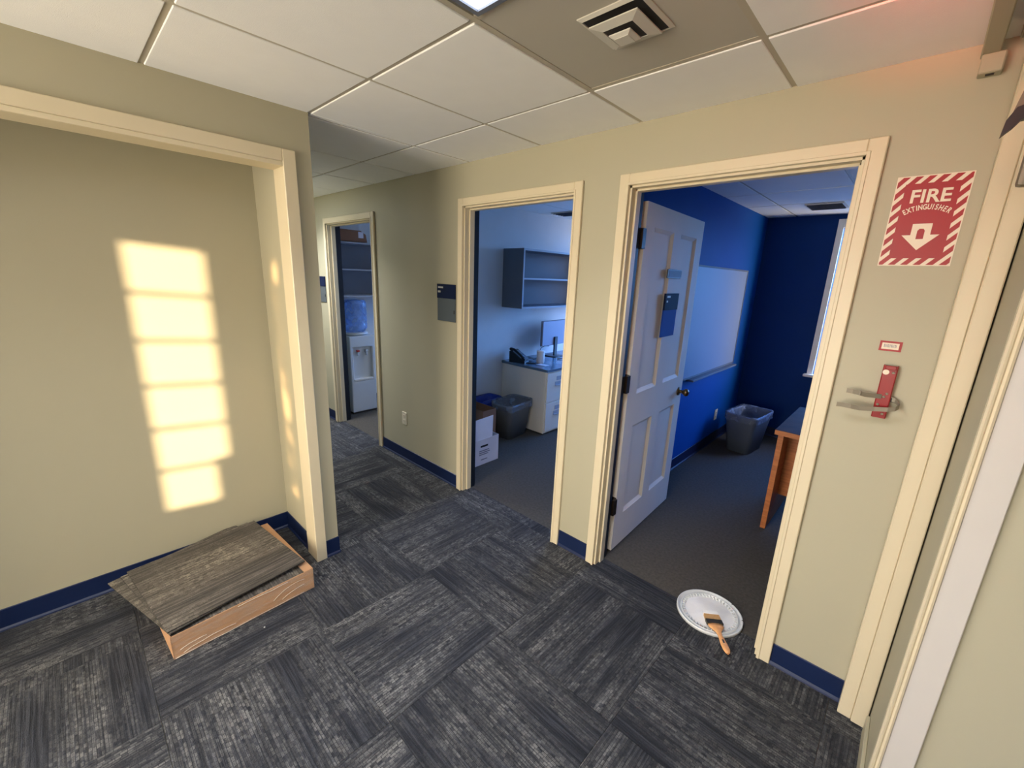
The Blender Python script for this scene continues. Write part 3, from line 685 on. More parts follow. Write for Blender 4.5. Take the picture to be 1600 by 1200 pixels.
# wall plaques
def plaque(x0, x1, z0, z1, label):
    r = thing('room_plaque', label, 'plaque', ((x0 + x1) / 2, 0, z0))
    zm = z0 + (z1 - z0) * 0.62
    obj('lower_plate', box(B(), x0, x1, -0.008, -0.0005, z0, zm, 0.001), M_plaque, r)
    obj('upper_plate', box(B(), x0, x1, -0.012, -0.0005, zm, z1, 0.001), M_plaquenavy, r, label='dark navy upper plate')
    obj('print_mark', box(B(), x0 + 0.015, x0 + 0.075, -0.0126, -0.012, z1 - 0.030, z1 - 0.018), M_text, r)
    obj('print_mark', box(B(), x0 + 0.012, x0 + 0.045, -0.0126, -0.012, z1 - 0.062, z1 - 0.048), M_text, r)
    obj('slider', box(B(), x1 - 0.014, x1 - 0.006, -0.012, -0.008, z0 + 0.06, z0 + 0.085), M_dark, r)
plaque(-2.07, -1.858, 1.322, 1.592, 'navy and slate room plaque left of the middle office doorway')
plaque(-4.24, -4.03, 1.322, 1.592, 'dark room plaque left of the far doorway, half hidden by the corner')

def outlet(M_, label, slots=True):
    r = thing('outlet', label, 'outlet', M_.translation)
    b = B(); obox(b, M_, 0.072, 0.006, 0.116, 0.002); obj('plate', b, M_ivory, r)
    for dz in (0.024, -0.024):
        b = B(); obox(b, M_ @ Matrix.Translation((0, -0.004, dz)), 0.034, 0.004, 0.028, 0.002); f = obj('receptacle', b, M_ivory, r)
        for dx in (-0.006, 0.006):
            b = B(); obox(b, M_ @ Matrix.Translation((dx, -0.0062, dz)), 0.0022, 0.0006, 0.008); obj('slot', b, M_inkd, f)
    return r
outlet(Matrix.Translation((-2.573, -0.003, 0.395)), 'ivory wall outlet low between the far and middle doorways')
outlet(Matrix.Translation((-0.777, 2.70, 0.31)) @ Matrix.Rotation(math.pi / 2, 4, 'Z'), 'pale outlet low on the blue office wall')

# ------------------------------------------------------------------ fire extinguisher sign
sg = thing('fire_extinguisher_sign', 'red and white striped fire extinguisher sign with a down arrow', 'sign', (0.54, 0, 1.75))
SX0, SX1, SZ0, SZ1 = 0.4535, 0.6275, 1.752, 2.028
obj('backing', box(B(), SX0 - 0.003, SX1 + 0.003, -0.0016, -0.0004, SZ0 - 0.003, SZ1 + 0.003), M_signwhite, sg)
bw = 0.0215
def clip_poly(pts, x0, x1, z0, z1):
    for ax, lim, keep in ((0, x0, 1), (0, x1, -1), (1, z0, 1), (1, z1, -1)):
        out = []
        for k in range(len(pts)):
            a, c = pts[k], pts[(k + 1) % len(pts)]
            ia, ic = (a[ax] - lim) * keep >= 0, (c[ax] - lim) * keep >= 0
            if ia: out.append(a)
            if ia != ic:
                t = (lim - a[ax]) / (c[ax] - a[ax]); out.append((a[0] + t * (c[0] - a[0]), a[1] + t * (c[1] - a[1])))
        pts = out
        if len(pts) < 3: return None
    return pts
b = B(); pitch = 0.0315; slope = 1.15
rects = [(SX0, SX1, SZ1 - bw, SZ1), (SX0, SX1, SZ0, SZ0 + bw), (SX0, SX0 + bw, SZ0 + bw, SZ1 - bw), (SX1 - bw, SX1, SZ0 + bw, SZ1 - bw)]
for k in range(-14, 24):
    xb = SX0 + k * pitch; zz = SZ0
    dx = 0.5 / slope
    par = [(xb, zz - 0.1), (xb + pitch * 0.56, zz - 0.1), (xb + pitch * 0.56 + dx, zz - 0.1 + 0.5), (xb + dx, zz - 0.1 + 0.5)]
    for r_ in rects:
        q = clip_poly(par, *r_)
        if q and len(q) >= 3:
            qq = []
            for p_ in q:
                if not qq or abs(p_[0] - qq[-1][0]) + abs(p_[1] - qq[-1][1]) > 1e-5: qq.append(p_)
            if len(qq) >= 3: poly(b, [(p_[0], -0.0016, p_[1]) for p_ in qq], (0, -0.0005, 0))
obj('stripe_border', b, M_signred, sg)
obj('red_field', box(B(), SX0 + bw, SX1 - bw, -0.0022, -0.0016, SZ0 + bw, SZ1 - bw), M_signred, sg)
cxs = (SX0 + SX1) / 2
text('FIRE', 0.056, (cxs + 0.001, -0.0026, 1.965), M_signwhite, sg, bold=0.0012, depth=0.0003, sxy=(0.98, 1.0))
word = 'EXTINGUISHER'; Rr = 0.105; zc = 1.925 - Rr + 0.008
wd = {'I': 0.55}; tot = sum(wd.get(ch, 1.0) for ch in word); ac = -0.5
span = 1.16; acc = 0
for ch in word:
    wch = wd.get(ch, 1.0); u = (acc + wch / 2) / tot - 0.5; acc += wch
    th_ = u * span
    text(ch, 0.0225, (cxs + Rr * math.sin(th_), -0.0026, zc + Rr * math.cos(th_)), M_signwhite, sg, rot=(math.pi / 2, th_, 0), bold=0.0005, depth=0.0003, sxy=(0.66, 1.0))
b = B(); az = 1.882
poly(b, [(cxs - 0.024, -0.0022, az), (cxs - 0.024, -0.0022, az - 0.035), (cxs - 0.046, -0.0022, az - 0.035), (cxs, -0.0022, az - 0.083), (cxs + 0.046, -0.0022, az - 0.035), (cxs + 0.024, -0.0022, az - 0.035), (cxs + 0.024, -0.0022, az)], (0, -0.0005, 0))
obj('arrow', b, M_signwhite, sg)
b = B(); poly(b, [(cxs - 0.009, -0.0027, az - 0.048), (cxs + 0.009, -0.0027, az - 0.048), (cxs + 0.009, -0.0027, az - 0.022), (cxs + 0.005, -0.0027, az - 0.016), (cxs - 0.005, -0.0027, az - 0.016), (cxs - 0.009, -0.0027, az - 0.022)], (0, -0.0004, 0))
obj('extinguisher_symbol', b, M_signred, sg)

lb = thing('inspection_label', 'small red-framed barcode label above the extinguisher bracket', 'label', (0.54, 0, 1.46))
obj('red_border', box(B(), 0.509, 0.569, -0.0015, -0.0003, 1.459, 1.494), M_signred, lb)
obj('white_field', box(B(), 0.5155, 0.5615, -0.002, -0.0015, 1.4655, 1.4875), M_signwhite, lb)
for k in range(11):
    x = 0.5215 + k * 0.0032
    obj('bar', box(B(), x, x + (0.0012 if k % 3 else 0.002), -0.0023, -0.002, 1.472, 1.483), M_ink, lb)

# ------------------------------------------------------------------ extinguisher bracket
br = thing('extinguisher_bracket', 'red wall bracket with empty loose steel straps below the fire sign', 'bracket', (0.555, 0, 1.22))
b = B(); poly(b, [(0.535, -0.001, 1.222), (0.535, -0.022, 1.222), (0.538, -0.025, 1.222), (0.572, -0.025, 1.222), (0.575, -0.022, 1.222), (0.575, -0.001, 1.222), (0.572, -0.001, 1.222), (0.572, -0.021, 1.222), (0.538, -0.021, 1.222), (0.538, -0.001, 1.222)], (0, 0, 0.19))
obj('channel', b, M_redmetal, br)
obj('top_hook', box(B(), 0.540, 0.570, -0.032, -0.020, 1.398, 1.412, 0.002), M_redmetal, br)
b = B(); lathe(b, [(0.009, -0.0262), (0.009, -0.025)], (0.545, 0, 1.388), axis='Y', n=20); obj('round_sticker', b, M_signwhite, br, label='round white sticker')
for x, z in ((0.565, 1.388), (0.556, 1.30), (0.562, 1.312), (0.563, 1.238), (0.545, 1.27)):
    b = B(); lathe(b, [(0.0035, -0.0275), (0.0045, -0.025)], (x, 0, z), axis='Y', n=12); obj('rivet', b, M_steel, br, label='bright steel rivet')
b = B(); ribbon(b, [(0.452, -0.05, 1.306), (0.47, -0.052, 1.306), (0.49, -0.050, 1.304), (0.505, -0.044, 1.300), (0.53, -0.034, 1.300), (0.55, -0.0275, 1.300)], 0.016)
obj('strap', b, M_steel, br)
b = B(); ribbon(b, [(0.433, -0.055, 1.250), (0.45, -0.06, 1.253), (0.475, -0.06, 1.252), (0.50, -0.055, 1.250), (0.54, -0.05, 1.256), (0.575, -0.05, 1.262), (0.594, -0.046, 1.268), (0.602, -0.036, 1.275), (0.598, -0.026, 1.285), (0.588, -0.018, 1.292), (0.574, -0.016, 1.296)], 0.016)
obj('strap', b, M_steel, br)
b = B(); ribbon(b, [(0.575, -0.016, 1.292), (0.590, -0.014, 1.288), (0.598, -0.012, 1.282)], 0.014, 0.004); obj('strap_end', b, M_black, br)
b = B(); box(b, 0.488, 0.494, -0.0535, -0.0475, 1.296, 1.313, 0.001); obj('buckle', b, M_steel, br)

# ------------------------------------------------------------------ stack of carpet tiles in a carton
cb_ = thing('carton', 'open brown cardboard tray of carpet tiles wrapped in clear film by the closet', 'box', (-1.78, -1.58, 0))
BM = Matrix.Translation((-1.773, -1.592, 0)) @ Matrix.Rotation(math.radians(3.0), 4, 'Z')
def bbox(M_, x0, x1, y0, y1, z_0, z_1, bev=0.0):
    b = B(); box(b, x0, x1, y0, y1, z_0, z_1, bev); b.transform(M_); return b
hw = 0.305
obj('base', bbox(BM, -hw, hw, -hw, hw, 0.001, 0.006), M_card, cb_)
obj('front_side', bbox(BM, hw - 0.004, hw, -hw, hw, 0.001, 0.118, 0.001), M_card, cb_)
obj('right_side', bbox(BM, -hw, hw, hw - 0.004, hw, 0.001, 0.118, 0.001), M_card, cb_)
obj('back_side', bbox(BM, -hw, -hw + 0.004, -hw, hw, 0.001, 0.118, 0.001), M_card, cb_)
obj('left_side', bbox(BM, -hw, hw, -hw, -hw + 0.004, 0.001, 0.118, 0.001), M_card, cb_)
b = B()
fl_ = [(-hw, hw, 0.118), (hw, hw, 0.118), (hw, hw - 0.045, 0.1185), (-hw, hw - 0.06, 0.1185)]
poly(b, fl_, (0, 0, 0.002)); b.transform(BM); obj('right_flap', b, M_card, cb_)
b = B(); N = 14
for row in (0, 1):
    pass
grid = []
for i in range(N + 1):
    y = -hw - 0.002 + (2 * hw + 0.004) * i / N; col_ = []
    for k, z in enumerate((0.004, 0.03, 0.06, 0.09, 0.117)):
        x = hw + 0.0025 + 0.0018 * math.sin(i * 1.7 + k * 2.1) + 0.001 * math.sin(i * 3.1 - k)
        col_.append(b.verts.new((x, y, z)))
    grid.append(col_)
for i in range(N):
    for k in range(4): f = b.faces.new((grid[i][k], grid[i + 1][k], grid[i + 1][k + 1], grid[i][k + 1])); f.smooth = True
b.transform(BM); obj('stretch_wrap', b, M_filmclear, cb_, label='clear stretch wrap with bright creases')
b = B()
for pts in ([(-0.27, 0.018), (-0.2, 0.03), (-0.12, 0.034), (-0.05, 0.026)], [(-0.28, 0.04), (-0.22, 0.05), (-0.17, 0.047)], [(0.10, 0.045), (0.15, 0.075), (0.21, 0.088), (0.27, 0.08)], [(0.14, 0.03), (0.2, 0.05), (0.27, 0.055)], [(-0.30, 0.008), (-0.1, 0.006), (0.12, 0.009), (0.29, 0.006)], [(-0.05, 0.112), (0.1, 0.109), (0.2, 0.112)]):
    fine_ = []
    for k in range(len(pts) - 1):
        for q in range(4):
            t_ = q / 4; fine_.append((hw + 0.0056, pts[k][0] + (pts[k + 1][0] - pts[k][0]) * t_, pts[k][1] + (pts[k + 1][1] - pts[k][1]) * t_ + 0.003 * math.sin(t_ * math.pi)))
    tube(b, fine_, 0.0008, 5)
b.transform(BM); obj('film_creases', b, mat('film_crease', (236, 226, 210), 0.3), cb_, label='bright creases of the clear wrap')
# tiles inside the tray, hidden under the top ones except at their edges
def loose(label, M_, z, droop=None, seed=0):
    r = thing('loose_carpet_tile', label, 'carpet tile', tuple((M_ @ Vector((0, 0, 0))).xy) + (z,), group='spare carpet tiles piled on the carton')
    r.rotation_euler = (0, 0, M_.to_euler().z)
    n = 12; h = 0.3
    for nm, dz, t_, m_ in (('pile', 0.003, 0.004, M_carpet_lit), ('backing', 0.0, 0.003, M_back)):
        b = B(); top = []; bot = []
        for i in range(n + 1):
            a_, c_ = [], []
            for j in range(n + 1):
                x, y = -h + 2 * h * i / n, -h + 2 * h * j / n
                zz = dz + (droop(x, y) if droop else 0)
                a_.append(b.verts.new((x, y, zz + t_))); c_.append(b.verts.new((x, y, zz)))
            top.append(a_); bot.append(c_)
        for i in range(n):
            for j in range(n):
                b.faces.new((top[i][j], top[i + 1][j], top[i + 1][j + 1], top[i][j + 1]))
                b.faces.new((bot[i][j], bot[i][j + 1], bot[i + 1][j + 1], bot[i + 1][j]))
        for j in range(n):
            b.faces.new((top[0][j], top[0][j + 1], bot[0][j + 1], bot[0][j])); b.faces.new((top[n][j + 1], top[n][j], bot[n][j], bot[n][j + 1]))
            b.faces.new((top[j + 1][0], top[j][0], bot[j][0], bot[j + 1][0])); b.faces.new((top[j][n], top[j + 1][n], bot[j + 1][n], bot[j][n]))
        me = bpy.data.meshes.new(nm); b.to_mesh(me); b.free(); me.materials.append(m_)
        o = bpy.data.objects.new(nm, me); COL.objects.link(o); o.parent = r
    return r
def TM(x, y, deg): return Matrix.Translation((x, y, 0)) @ Matrix.Rotation(math.radians(deg), 4, 'Z')
o = obj('packed_tiles', bbox(BM, -hw + 0.005, hw - 0.005, -hw + 0.005, hw - 0.005, 0.0065, 0.112), M_carpet_lit, cb_, label='pack of grey carpet tiles filling the tray')
loose('lowest overhanging carpet tile of the pile, its left corner sticking out', TM(-1.828, -1.666, 105), 0.121)
loose('middle carpet tile of the pile, seen as a thin edge', TM(-1.805, -1.635, 100.5), 0.1285)
loose('topmost loose carpet tile of the pile, stripes in full view with warm light in their colour', TM(-1.798, -1.625, 97), 0.136, lambda x, y: 0.004 * max(0, (x / 0.3)) ** 2)
fluff = obj('lint_speck', (lambda b: (lathe(b, [(0.001, 0.0), (0.004, 0.003), (0.001, 0.006)], (-1.375, -1.55, 0.0005), n=8), b)[1])(B()), M_text)
tag(fluff, 'tiny white speck on the carpet in front of the carton', 'speck')

# ------------------------------------------------------------------ paint lid and brush
LC = (0.102, 0.098); LR = 0.158
pl = thing('pail_cover', 'upturned white paint pail lid smeared with wet paint on the doorway floor', 'lid', (LC[0], LC[1], 0))
b = B(); lathe(b, [(LR - 0.006, 0.0005), (LR, 0.003), (LR, 0.016), (LR - 0.003, 0.019), (LR - 0.008, 0.017), (LR - 0.012, 0.006), (0.002, 0.005)], (LC[0], LC[1], 0), n=64, cap=False)
lathe(b, [(LR - 0.006, 0.0006), (0.002, 0.0006)], (LC[0], LC[1], 0), n=64, cap=False); obj('rim', b, M_lid, pl)
b = B(); lathe(b, [(LR - 0.019, 0.0055), (LR - 0.020, 0.014), (LR - 0.023, 0.016), (LR - 0.026, 0.014), (LR - 0.028, 0.0055)], (LC[0], LC[1], 0), n=64, cap=False); obj('inner_ring', b, M_lid, pl)
for k in range(44):
    a = 2 * math.pi * k / 44
    b = B(); obox(b, Matrix.Translation((LC[0], LC[1], 0)) @ Matrix.Rotation(a, 4, 'Z') @ Matrix.Translation((LR - 0.034, 0, 0.0095)), 0.014, 0.0055, 0.0115, 0.001)
    obj('rib', b, M_lid, pl)
for a in (62, 20):
    b = B(); obox(b, Matrix.Translation((LC[0], LC[1], 0)) @ Matrix.Rotation(math.radians(a), 4, 'Z') @ Matrix.Translation((LR - 0.002, 0, 0.0185)), 0.012, 0.003, 0.003)
    obj('tear_slot', b, M_dark, pl, label='dark tear slot in the rim')
b = B(); n = 48; rad = []
c_ = b.verts.new((LC[0], LC[1], 0.009)); ri = []
for k in range(n):
    a = 2 * math.pi * k / n; r_ = LR - 0.040 + 0.004 * math.sin(5 * a) + 0.003 * math.sin(11 * a + 1)
    ri.append((b.verts.new((LC[0] + r_ * 0.6 * math.cos(a), LC[1] + r_ * 0.6 * math.sin(a), 0.0095 + 0.0015 * math.sin(3 * a))), b.verts.new((LC[0] + r_ * math.cos(a), LC[1] + r_ * math.sin(a), 0.0062))))
for k in range(n):
    q = (k + 1) % n; f = b.faces.new((c_, ri[k][0], ri[q][0])); f.smooth = True; f = b.faces.new((ri[k][0], ri[k][1], ri[q][1], ri[q][0])); f.smooth = True
obj('wet_paint', b, M_paint, pl, label='glossy white paint film')

bt = Vector((0.118, 0.065)); be = Vector((0.262, -0.125)); bd = (be - bt); L_ = bd.length; ba = math.atan2(bd.y, bd.x)
pb = thing('paintbrush', 'flat paint brush with a pale wooden handle resting on the paint lid', 'brush', (bt.x, bt.y, 0.02), rz=0)
KM = Matrix.Translation((bt.x, bt.y, 0.0295)) @ Matrix.Rotation(ba, 4, 'Z') @ Matrix.Rotation(math.radians(0.0), 4, 'Y')
def outline(pts, z_0, t_): return [(x, y, z_0) for x, y in pts]
hwid = 0.039
b = B(); poly(b, [(-0.004, -hwid + 0.003, -0.004), (0.045, -hwid, -0.007), (0.045, hwid, -0.007), (-0.004, hwid - 0.003, -0.004)], (0, 0, 0.012)); b.transform(KM); obj('bristles', b, M_bristle, pb)
b = B(); poly(b, [(-0.014, -hwid + 0.006, -0.0055), (0.008, -hwid - 0.0005, -0.0065), (0.008, hwid + 0.0005, -0.0065), (-0.014, hwid - 0.006, -0.0055)], (0, 0, 0.0150)); b.transform(KM); obj('wet_tips', b, M_paint, pb, label='bristle tips loaded with white paint')
b = B(); box(b, 0.040, 0.070, -hwid - 0.001, hwid + 0.001, -0.009, 0.009, 0.003); b.transform(KM); obj('ferrule', b, M_ferrule, pb)
hp = [(0.068, 0.037), (0.085, 0.036), (0.100, 0.024), (0.115, 0.013), (0.135, 0.0105), (0.16, 0.013), (0.19, 0.0165), (0.215, 0.016), (0.232, 0.011), (0.238, 0.004)]
b = B(); rings = []
for x, r_ in hp:
    tz = 0.008 if x < 0.1 else 0.0065
    rings.append([b.verts.new((x, r_ * math.cos(2 * math.pi * k / 16), tz * math.sin(2 * math.pi * k / 16))) for k in range(16)])
for a, c in zip(rings, rings[1:]):
    for k in range(16): f = b.faces.new((a[k], a[(k + 1) % 16], c[(k + 1) % 16], c[k])); f.smooth = True
b.faces.new(rings[0]); b.faces.new(rings[-1]); bmesh.ops.recalc_face_normals(b, faces=b.faces[:]); b.transform(KM); obj('handle', b, M_brushwood, pb)
b = B(); obox(b, KM @ Matrix.Translation((0.175, 0, 0.0065)), 0.02, 0.008, 0.0006); obj('stamp', b, M_ferrule, pb)

# ------------------------------------------------------------------ right office: whiteboard, bin, desk
wb = thing('whiteboard', 'large whiteboard on the blue office wall behind the open door', 'whiteboard', (-0.78, 2.3, 0.85))
obj('board', box(B(), -0.778, -0.765, 1.45, 2.95, 0.86, 1.805, 0.001), M_wb, wb)
b = B()
for a in ((1.44, 2.96, 1.80, 1.815), (1.44, 2.96, 0.85, 0.865)): box(b, -0.779, -0.761, a[0], a[1], a[2], a[3], 0.001)
for a in ((1.44, 1.455), (2.945, 2.96)): box(b, -0.779, -0.761, a[0], a[1], 0.865, 1.80, 0.001)
obj('frame', b, M_alu, wb); obj('tray', box(B(), -0.779, -0.71, 1.7, 2.9, 0.832, 0.85, 0.003), M_alu, wb)

def bin_(name, label, cx, cy, rz, tw, td, bw_, bd_, h, material, liner=None, liner_label=None, z=0.0, group=None):
    r = thing(name, label, 'bin', (cx, cy, z)); Mx = Matrix.Translation((cx, cy, z)) @ Matrix.Rotation(rz, 4, 'Z')
    def rr(w_, d_, zz, rad=0.05, n=4):
        pts = []
        for qx, qy, a0 in ((1, 1, 0), (-1, 1, 90), (-1, -1, 180), (1, -1, 270)):
            for k in range(n + 1):
                a = math.radians(a0 + 90 * k / n); pts.append((qx * (w_ / 2 - rad) + rad * math.cos(a), qy * (d_ / 2 - rad) + rad * math.sin(a), zz))
        return pts
    def loft(b, secs, close=False):
        rings = [[b.verts.new(p) for p in s] for s in secs]; n = len(rings[0])
        for a, c in zip(rings, rings[1:]):
            for k in range(n): f = b.faces.new((a[k], a[(k + 1) % n], c[(k + 1) % n], c[k])); f.smooth = True
        if close: b.faces.new(rings[-1])
        return rings
    b = B(); t = 0.004
    secs = [rr(bw_ * 0.5, bd_ * 0.5, 0.002), rr(bw_, bd_, 0.002), rr(tw, td, h - 0.02), rr(tw, td, h), rr(tw - 2 * t, td - 2 * t, h), rr(tw - 2 * t, td - 2 * t, h - 0.02), rr(bw_ - 2 * t, bd_ - 2 * t, 0.01)]
    rg_ = loft(b, secs, True); b.faces.new(list(reversed(rg_[0]))); bmesh.ops.recalc_face_normals(b, faces=b.faces[:])
    b.transform(Mx); obj('body', b, material, r)
    b = B(); loft(b, [rr(tw + 0.001, td + 0.001, h - 0.025, 0.051), rr(tw + 0.014, td + 0.014, h - 0.022, 0.056), rr(tw + 0.014, td + 0.014, h + 0.001, 0.056), rr(tw - 0.004, td - 0.004, h + 0.003, 0.05)])
    bmesh.ops.recalc_face_normals(b, faces=b.faces[:]); b.transform(Mx); obj('rim', b, material, r)
    if liner:
        b = B(); random.seed(int(cx * 100) + 5)
        def wob(pts, amp): return [(p[0] * (1 + random.uniform(-amp, amp)), p[1] * (1 + random.uniform(-amp, amp)), p[2] + random.uniform(-0.012, 0.012)) for p in pts]
        top = rr(tw + 0.02, td + 0.02, h + 0.016, 0.056)
        loft(b, [wob(rr(tw + 0.024, td + 0.024, h - 0.055, 0.058), 0.004), rr(tw + 0.022, td + 0.022, h - 0.03, 0.058), top, wob(rr(tw - 0.02, td - 0.02, h + 0.006, 0.05), 0.01), wob(rr(tw - 0.06, td - 0.07, h - 0.10, 0.05), 0.03), wob(rr(bw_ - 0.06, bd_ - 0.07, 0.15, 0.04), 0.04)], True)
        b.transform(Mx); obj('liner', b, liner, r, label=liner_label)
    return r
bin_('waste_bin', 'grey waste bin with a clear liner in the corner of the blue office', -0.475, 2.76, math.radians(-6), 0.30, 0.46, 0.22, 0.36, 0.40, M_bin3, M_liner, 'clear crumpled bin liner folded over the rim')

dk = thing('desk', 'orange-brown wooden desk end with a raised modesty panel', 'desk', (0.6, 1.6, 0))
obj('end_panel', box(B(), 0.066, 0.099, 1.21, 1.98, 0.001, 0.700, 0.001), M_desk, dk)
obj('end_panel', box(B(), 1.55, 1.583, 1.21, 1.98, 0.001, 0.700, 0.001), M_desk, dk)
obj('modesty_panel', box(B(), 0.0995, 1.5495, 1.415, 1.44, 0.20, 0.700, 0.001), M_desk, dk)
obj('desk_top', box(B(), 0.045, 1.60, 1.20, 2.0, 0.7005, 0.735, 0.001), M_desktop, dk)
obj('edge_band', box(B(), 0.045, 1.60, 1.1985, 1.2005, 0.7015, 0.734), M_desk, dk, label='lighter orange-brown edge band')

# ------------------------------------------------------------------ middle office
fc = thing('file_cabinet', 'putty steel file cabinet under the worktop in the middle office', 'cabinet', (-2.44, 1.63, 0))
obj('body', box(B(), -2.775, -2.125, 1.435, 1.835, 0.012, 0.700, 0.003), M_file, fc)
obj('plinth', box(B(), -2.76, -2.14, 1.45, 1.82, 0.0, 0.012), M_dark, fc)
for za, zb in ((0.035, 0.355), (0.365, 0.685)):
    d = obj('drawer', box(B(), -2.124, -2.108, 1.445, 1.825, za, zb, 0.002), M_file, fc)
    zc = zb - 0.085
    obj('label_holder', box(B(), -2.1078, -2.104, 1.60, 1.68, zc - 0.005, zc + 0.04, 0.001), M_greyedge, d)
    b = B(); box(b, -2.1078, -2.085, 1.575, 1.705, zc - 0.062, zc - 0.052, 0.002); box(b, -2.1078, -2.103, 1.575, 1.705, zc - 0.052, zc - 0.018, 0.001)
    obj('pull', b, M_greyedge, d)
wt = thing('worktop', 'blue-grey office worktop carrying the phone and the monitor', 'worktop', (-2.44, 2.4, 0.701))
obj('slab', box(B(), -2.778, -2.100, 1.425, 3.40, 0.701, 0.730, 0.002), M_top, wt)
obj('support_panel', box(B(), -2.75, -2.15, 3.33, 3.36, 0.001, 0.7005), M_file, wt)
obj('support_panel', box(B(), -2.75, -2.15, 2.4, 2.43, 0.001, 0.7005), M_file, wt)
sh = thing('wall_shelf', 'grey wall-mounted open shelf unit above the worktop', 'shelf', (-2.78, 2.2, 1.33))
sx0, sx1, sy0, sy1, sz0, sz1 = -2.778, -2.48, 1.40, 2.9, 1.335, 1.955
obj('side', box(B(), sx0, sx1, sy0, sy0 + 0.02, sz0, sz1), M_grey, sh)
obj('side', box(B(), sx0, sx1, sy1 - 0.02, sy1, sz0, sz1), M_grey, sh)
obj('top', box(B(), sx0, sx1, sy0 + 0.0205, sy1 - 0.0205, sz1 - 0.02, sz1), M_grey, sh)
obj('bottom', box(B(), sx0, sx1, sy0 + 0.0205, sy1 - 0.0205, sz0, sz0 + 0.02), M_grey, sh)
obj('back', box(B(), sx0, sx0 + 0.008, sy0 + 0.0205, sy1 - 0.0205, sz0 + 0.0205, sz1 - 0.0205), M_shelfin, sh)
obj('middle_shelf', box(B(), sx0 + 0.0085, sx1 - 0.01, sy0 + 0.0205, sy1 - 0.0205, 1.64, 1.657), M_greyedge, sh)
b = B(); e = 0.0015
box(b, sx1, sx1 + e, sy0, sy0 + 0.02, sz0, sz1); box(b, sx1, sx1 + e, sy0 + 0.02, sy1, sz1 - 0.02, sz1); box(b, sx1, sx1 + e, sy0 + 0.02, sy1, sz0, sz0 + 0.02)
obj('edge_band', b, M_greyedge, sh, label='pale grey front edge')

# phone
ph = thing('desk_phone', 'black desk phone with a tilted screen on the worktop corner', 'phone', (-2.60, 1.52, 0.731))
PM = Matrix.Translation((-2.60, 1.53, 0.731)) @ Matrix.Rotation(math.radians(20), 4, 'Z')
b = B(); poly(b, [(-0.09, -0.085, 0), (0.10, -0.085, 0), (0.10, -0.085, 0.02), (-0.06, -0.085, 0.13), (-0.09, -0.085, 0.125)], (0, 0.17, 0)); b.transform(PM); obj('base', b, M_black, ph)
b = B(); tube(b, [(-0.075, -0.065, 0.148), (-0.04, -0.065, 0.143), (0.04, -0.065, 0.088), (0.085, -0.065, 0.052)], 0.014, 10)
obox(b, Matrix.Translation((-0.068, -0.065, 0.140)) @ Matrix.Rotation(math.radians(34), 4, 'Y'), 0.05, 0.045, 0.03, 0.008); obox(b, Matrix.Translation((0.078, -0.065, 0.047)) @ Matrix.Rotation(math.radians(34), 4, 'Y'), 0.05, 0.045, 0.03, 0.008)
b.transform(PM); obj('handset', b, M_black, ph)
b = B(); obox(b, Matrix.Translation((-0.012, 0.02, 0.104)) @ Matrix.Rotation(math.radians(34.5), 4, 'Y'), 0.06, 0.09, 0.004); b.transform(PM); obj('screen', b, M_plaque, ph)
b = B()
for i in range(4):
    for j in range(3): obox(b, Matrix.Translation((0.038 + 0.014 * i, -0.005 + 0.022 * j, 0.0675 - 0.0098 * i)) @ Matrix.Rotation(math.radians(34.5), 4, 'Y'), 0.009, 0.015, 0.004)
b.transform(PM); obj('keypad', b, M_grey, ph)
obj('cord', tube(B(), [(-2.53, 1.60, 0.739), (-2.50, 1.64, 0.737), (-2.53, 1.69, 0.742), (-2.48, 1.73, 0.765), (-2.55, 1.78, 0.75), (-2.62, 1.80, 0.737), (-2.70, 1.80, 0.737)], 0.004, 6), M_black, ph, label='black cord looping behind the phone')
cc = obj('stylus_pen', tube(B(), [(-2.47, 1.50, 0.737), (-2.40, 1.58, 0.737)], 0.006, 8), M_black); tag(cc, 'black pen lying beside the phone on the worktop', 'pen')
# tub
tb = thing('wipes_tub', 'white cylindrical wipes tub on the worktop in front of the monitor', 'tub', (-2.40, 1.665, 0.731))
b = B(); lathe(b, [(0.043, 0.0), (0.045, 0.004), (0.045, 0.118), (0.041, 0.124)], (-2.40, 1.665, 0.7315), n=28); obj('body', b, M_can, tb)
b = B(); lathe(b, [(0.0465, 0.118), (0.0465, 0.136), (0.040, 0.142), (0.002, 0.143)], (-2.40, 1.665, 0.7315), n=28); obj('cap', b, M_can, tb)
pp = obj('paper_slip', box(B(), -2.37, -2.24, 1.56, 1.64, 0.731, 0.7318), M_paperbox); tag(pp, 'white slip of paper lying before the tub on the worktop', 'paper')
# monitor
mo = thing('monitor', 'flat grey computer monitor on a black stand on the worktop', 'monitor', (-2.60, 2.12, 0.731))
MM = Matrix.Translation((-2.60, 2.16, 0.731)) @ Matrix.Rotation(math.radians(4), 4, 'Z')
def mb(x0, x1, y0, y1, z_0, z_1, bev=0.0): b = B(); box(b, x0, x1, y0, y1, z_0, z_1, bev); b.transform(MM); return b
obj('screen_back', mb(-0.015, 0.010, -0.265, 0.265, 0.14, 0.435, 0.004), M_screen, mo)
obj('screen_bezel', mb(-0.020, -0.015, -0.268, 0.268, 0.137, 0.438, 0.001), M_black, mo)
obj('stand_post', mb(0.010, 0.030, -0.03, 0.03, 0.006, 0.24, 0.003), M_black, mo)
obj('stand_foot', mb(-0.10, 0.10, -0.10, 0.10, 0.0, 0.008, 0.002), M_black, mo)
obj('power_cable', tube(B(), [(-2.60, 2.06, 0.86), (-2.58, 1.96, 0.875), (-2.54, 1.84, 0.87), (-2.54, 1.82, 0.84), (-2.54, 1.82, 0.78), (-2.55, 1.84, 0.737), (-2.62, 1.90, 0.737)], 0.0045, 6), M_black, mo, label='black cable arching down behind the white tub')
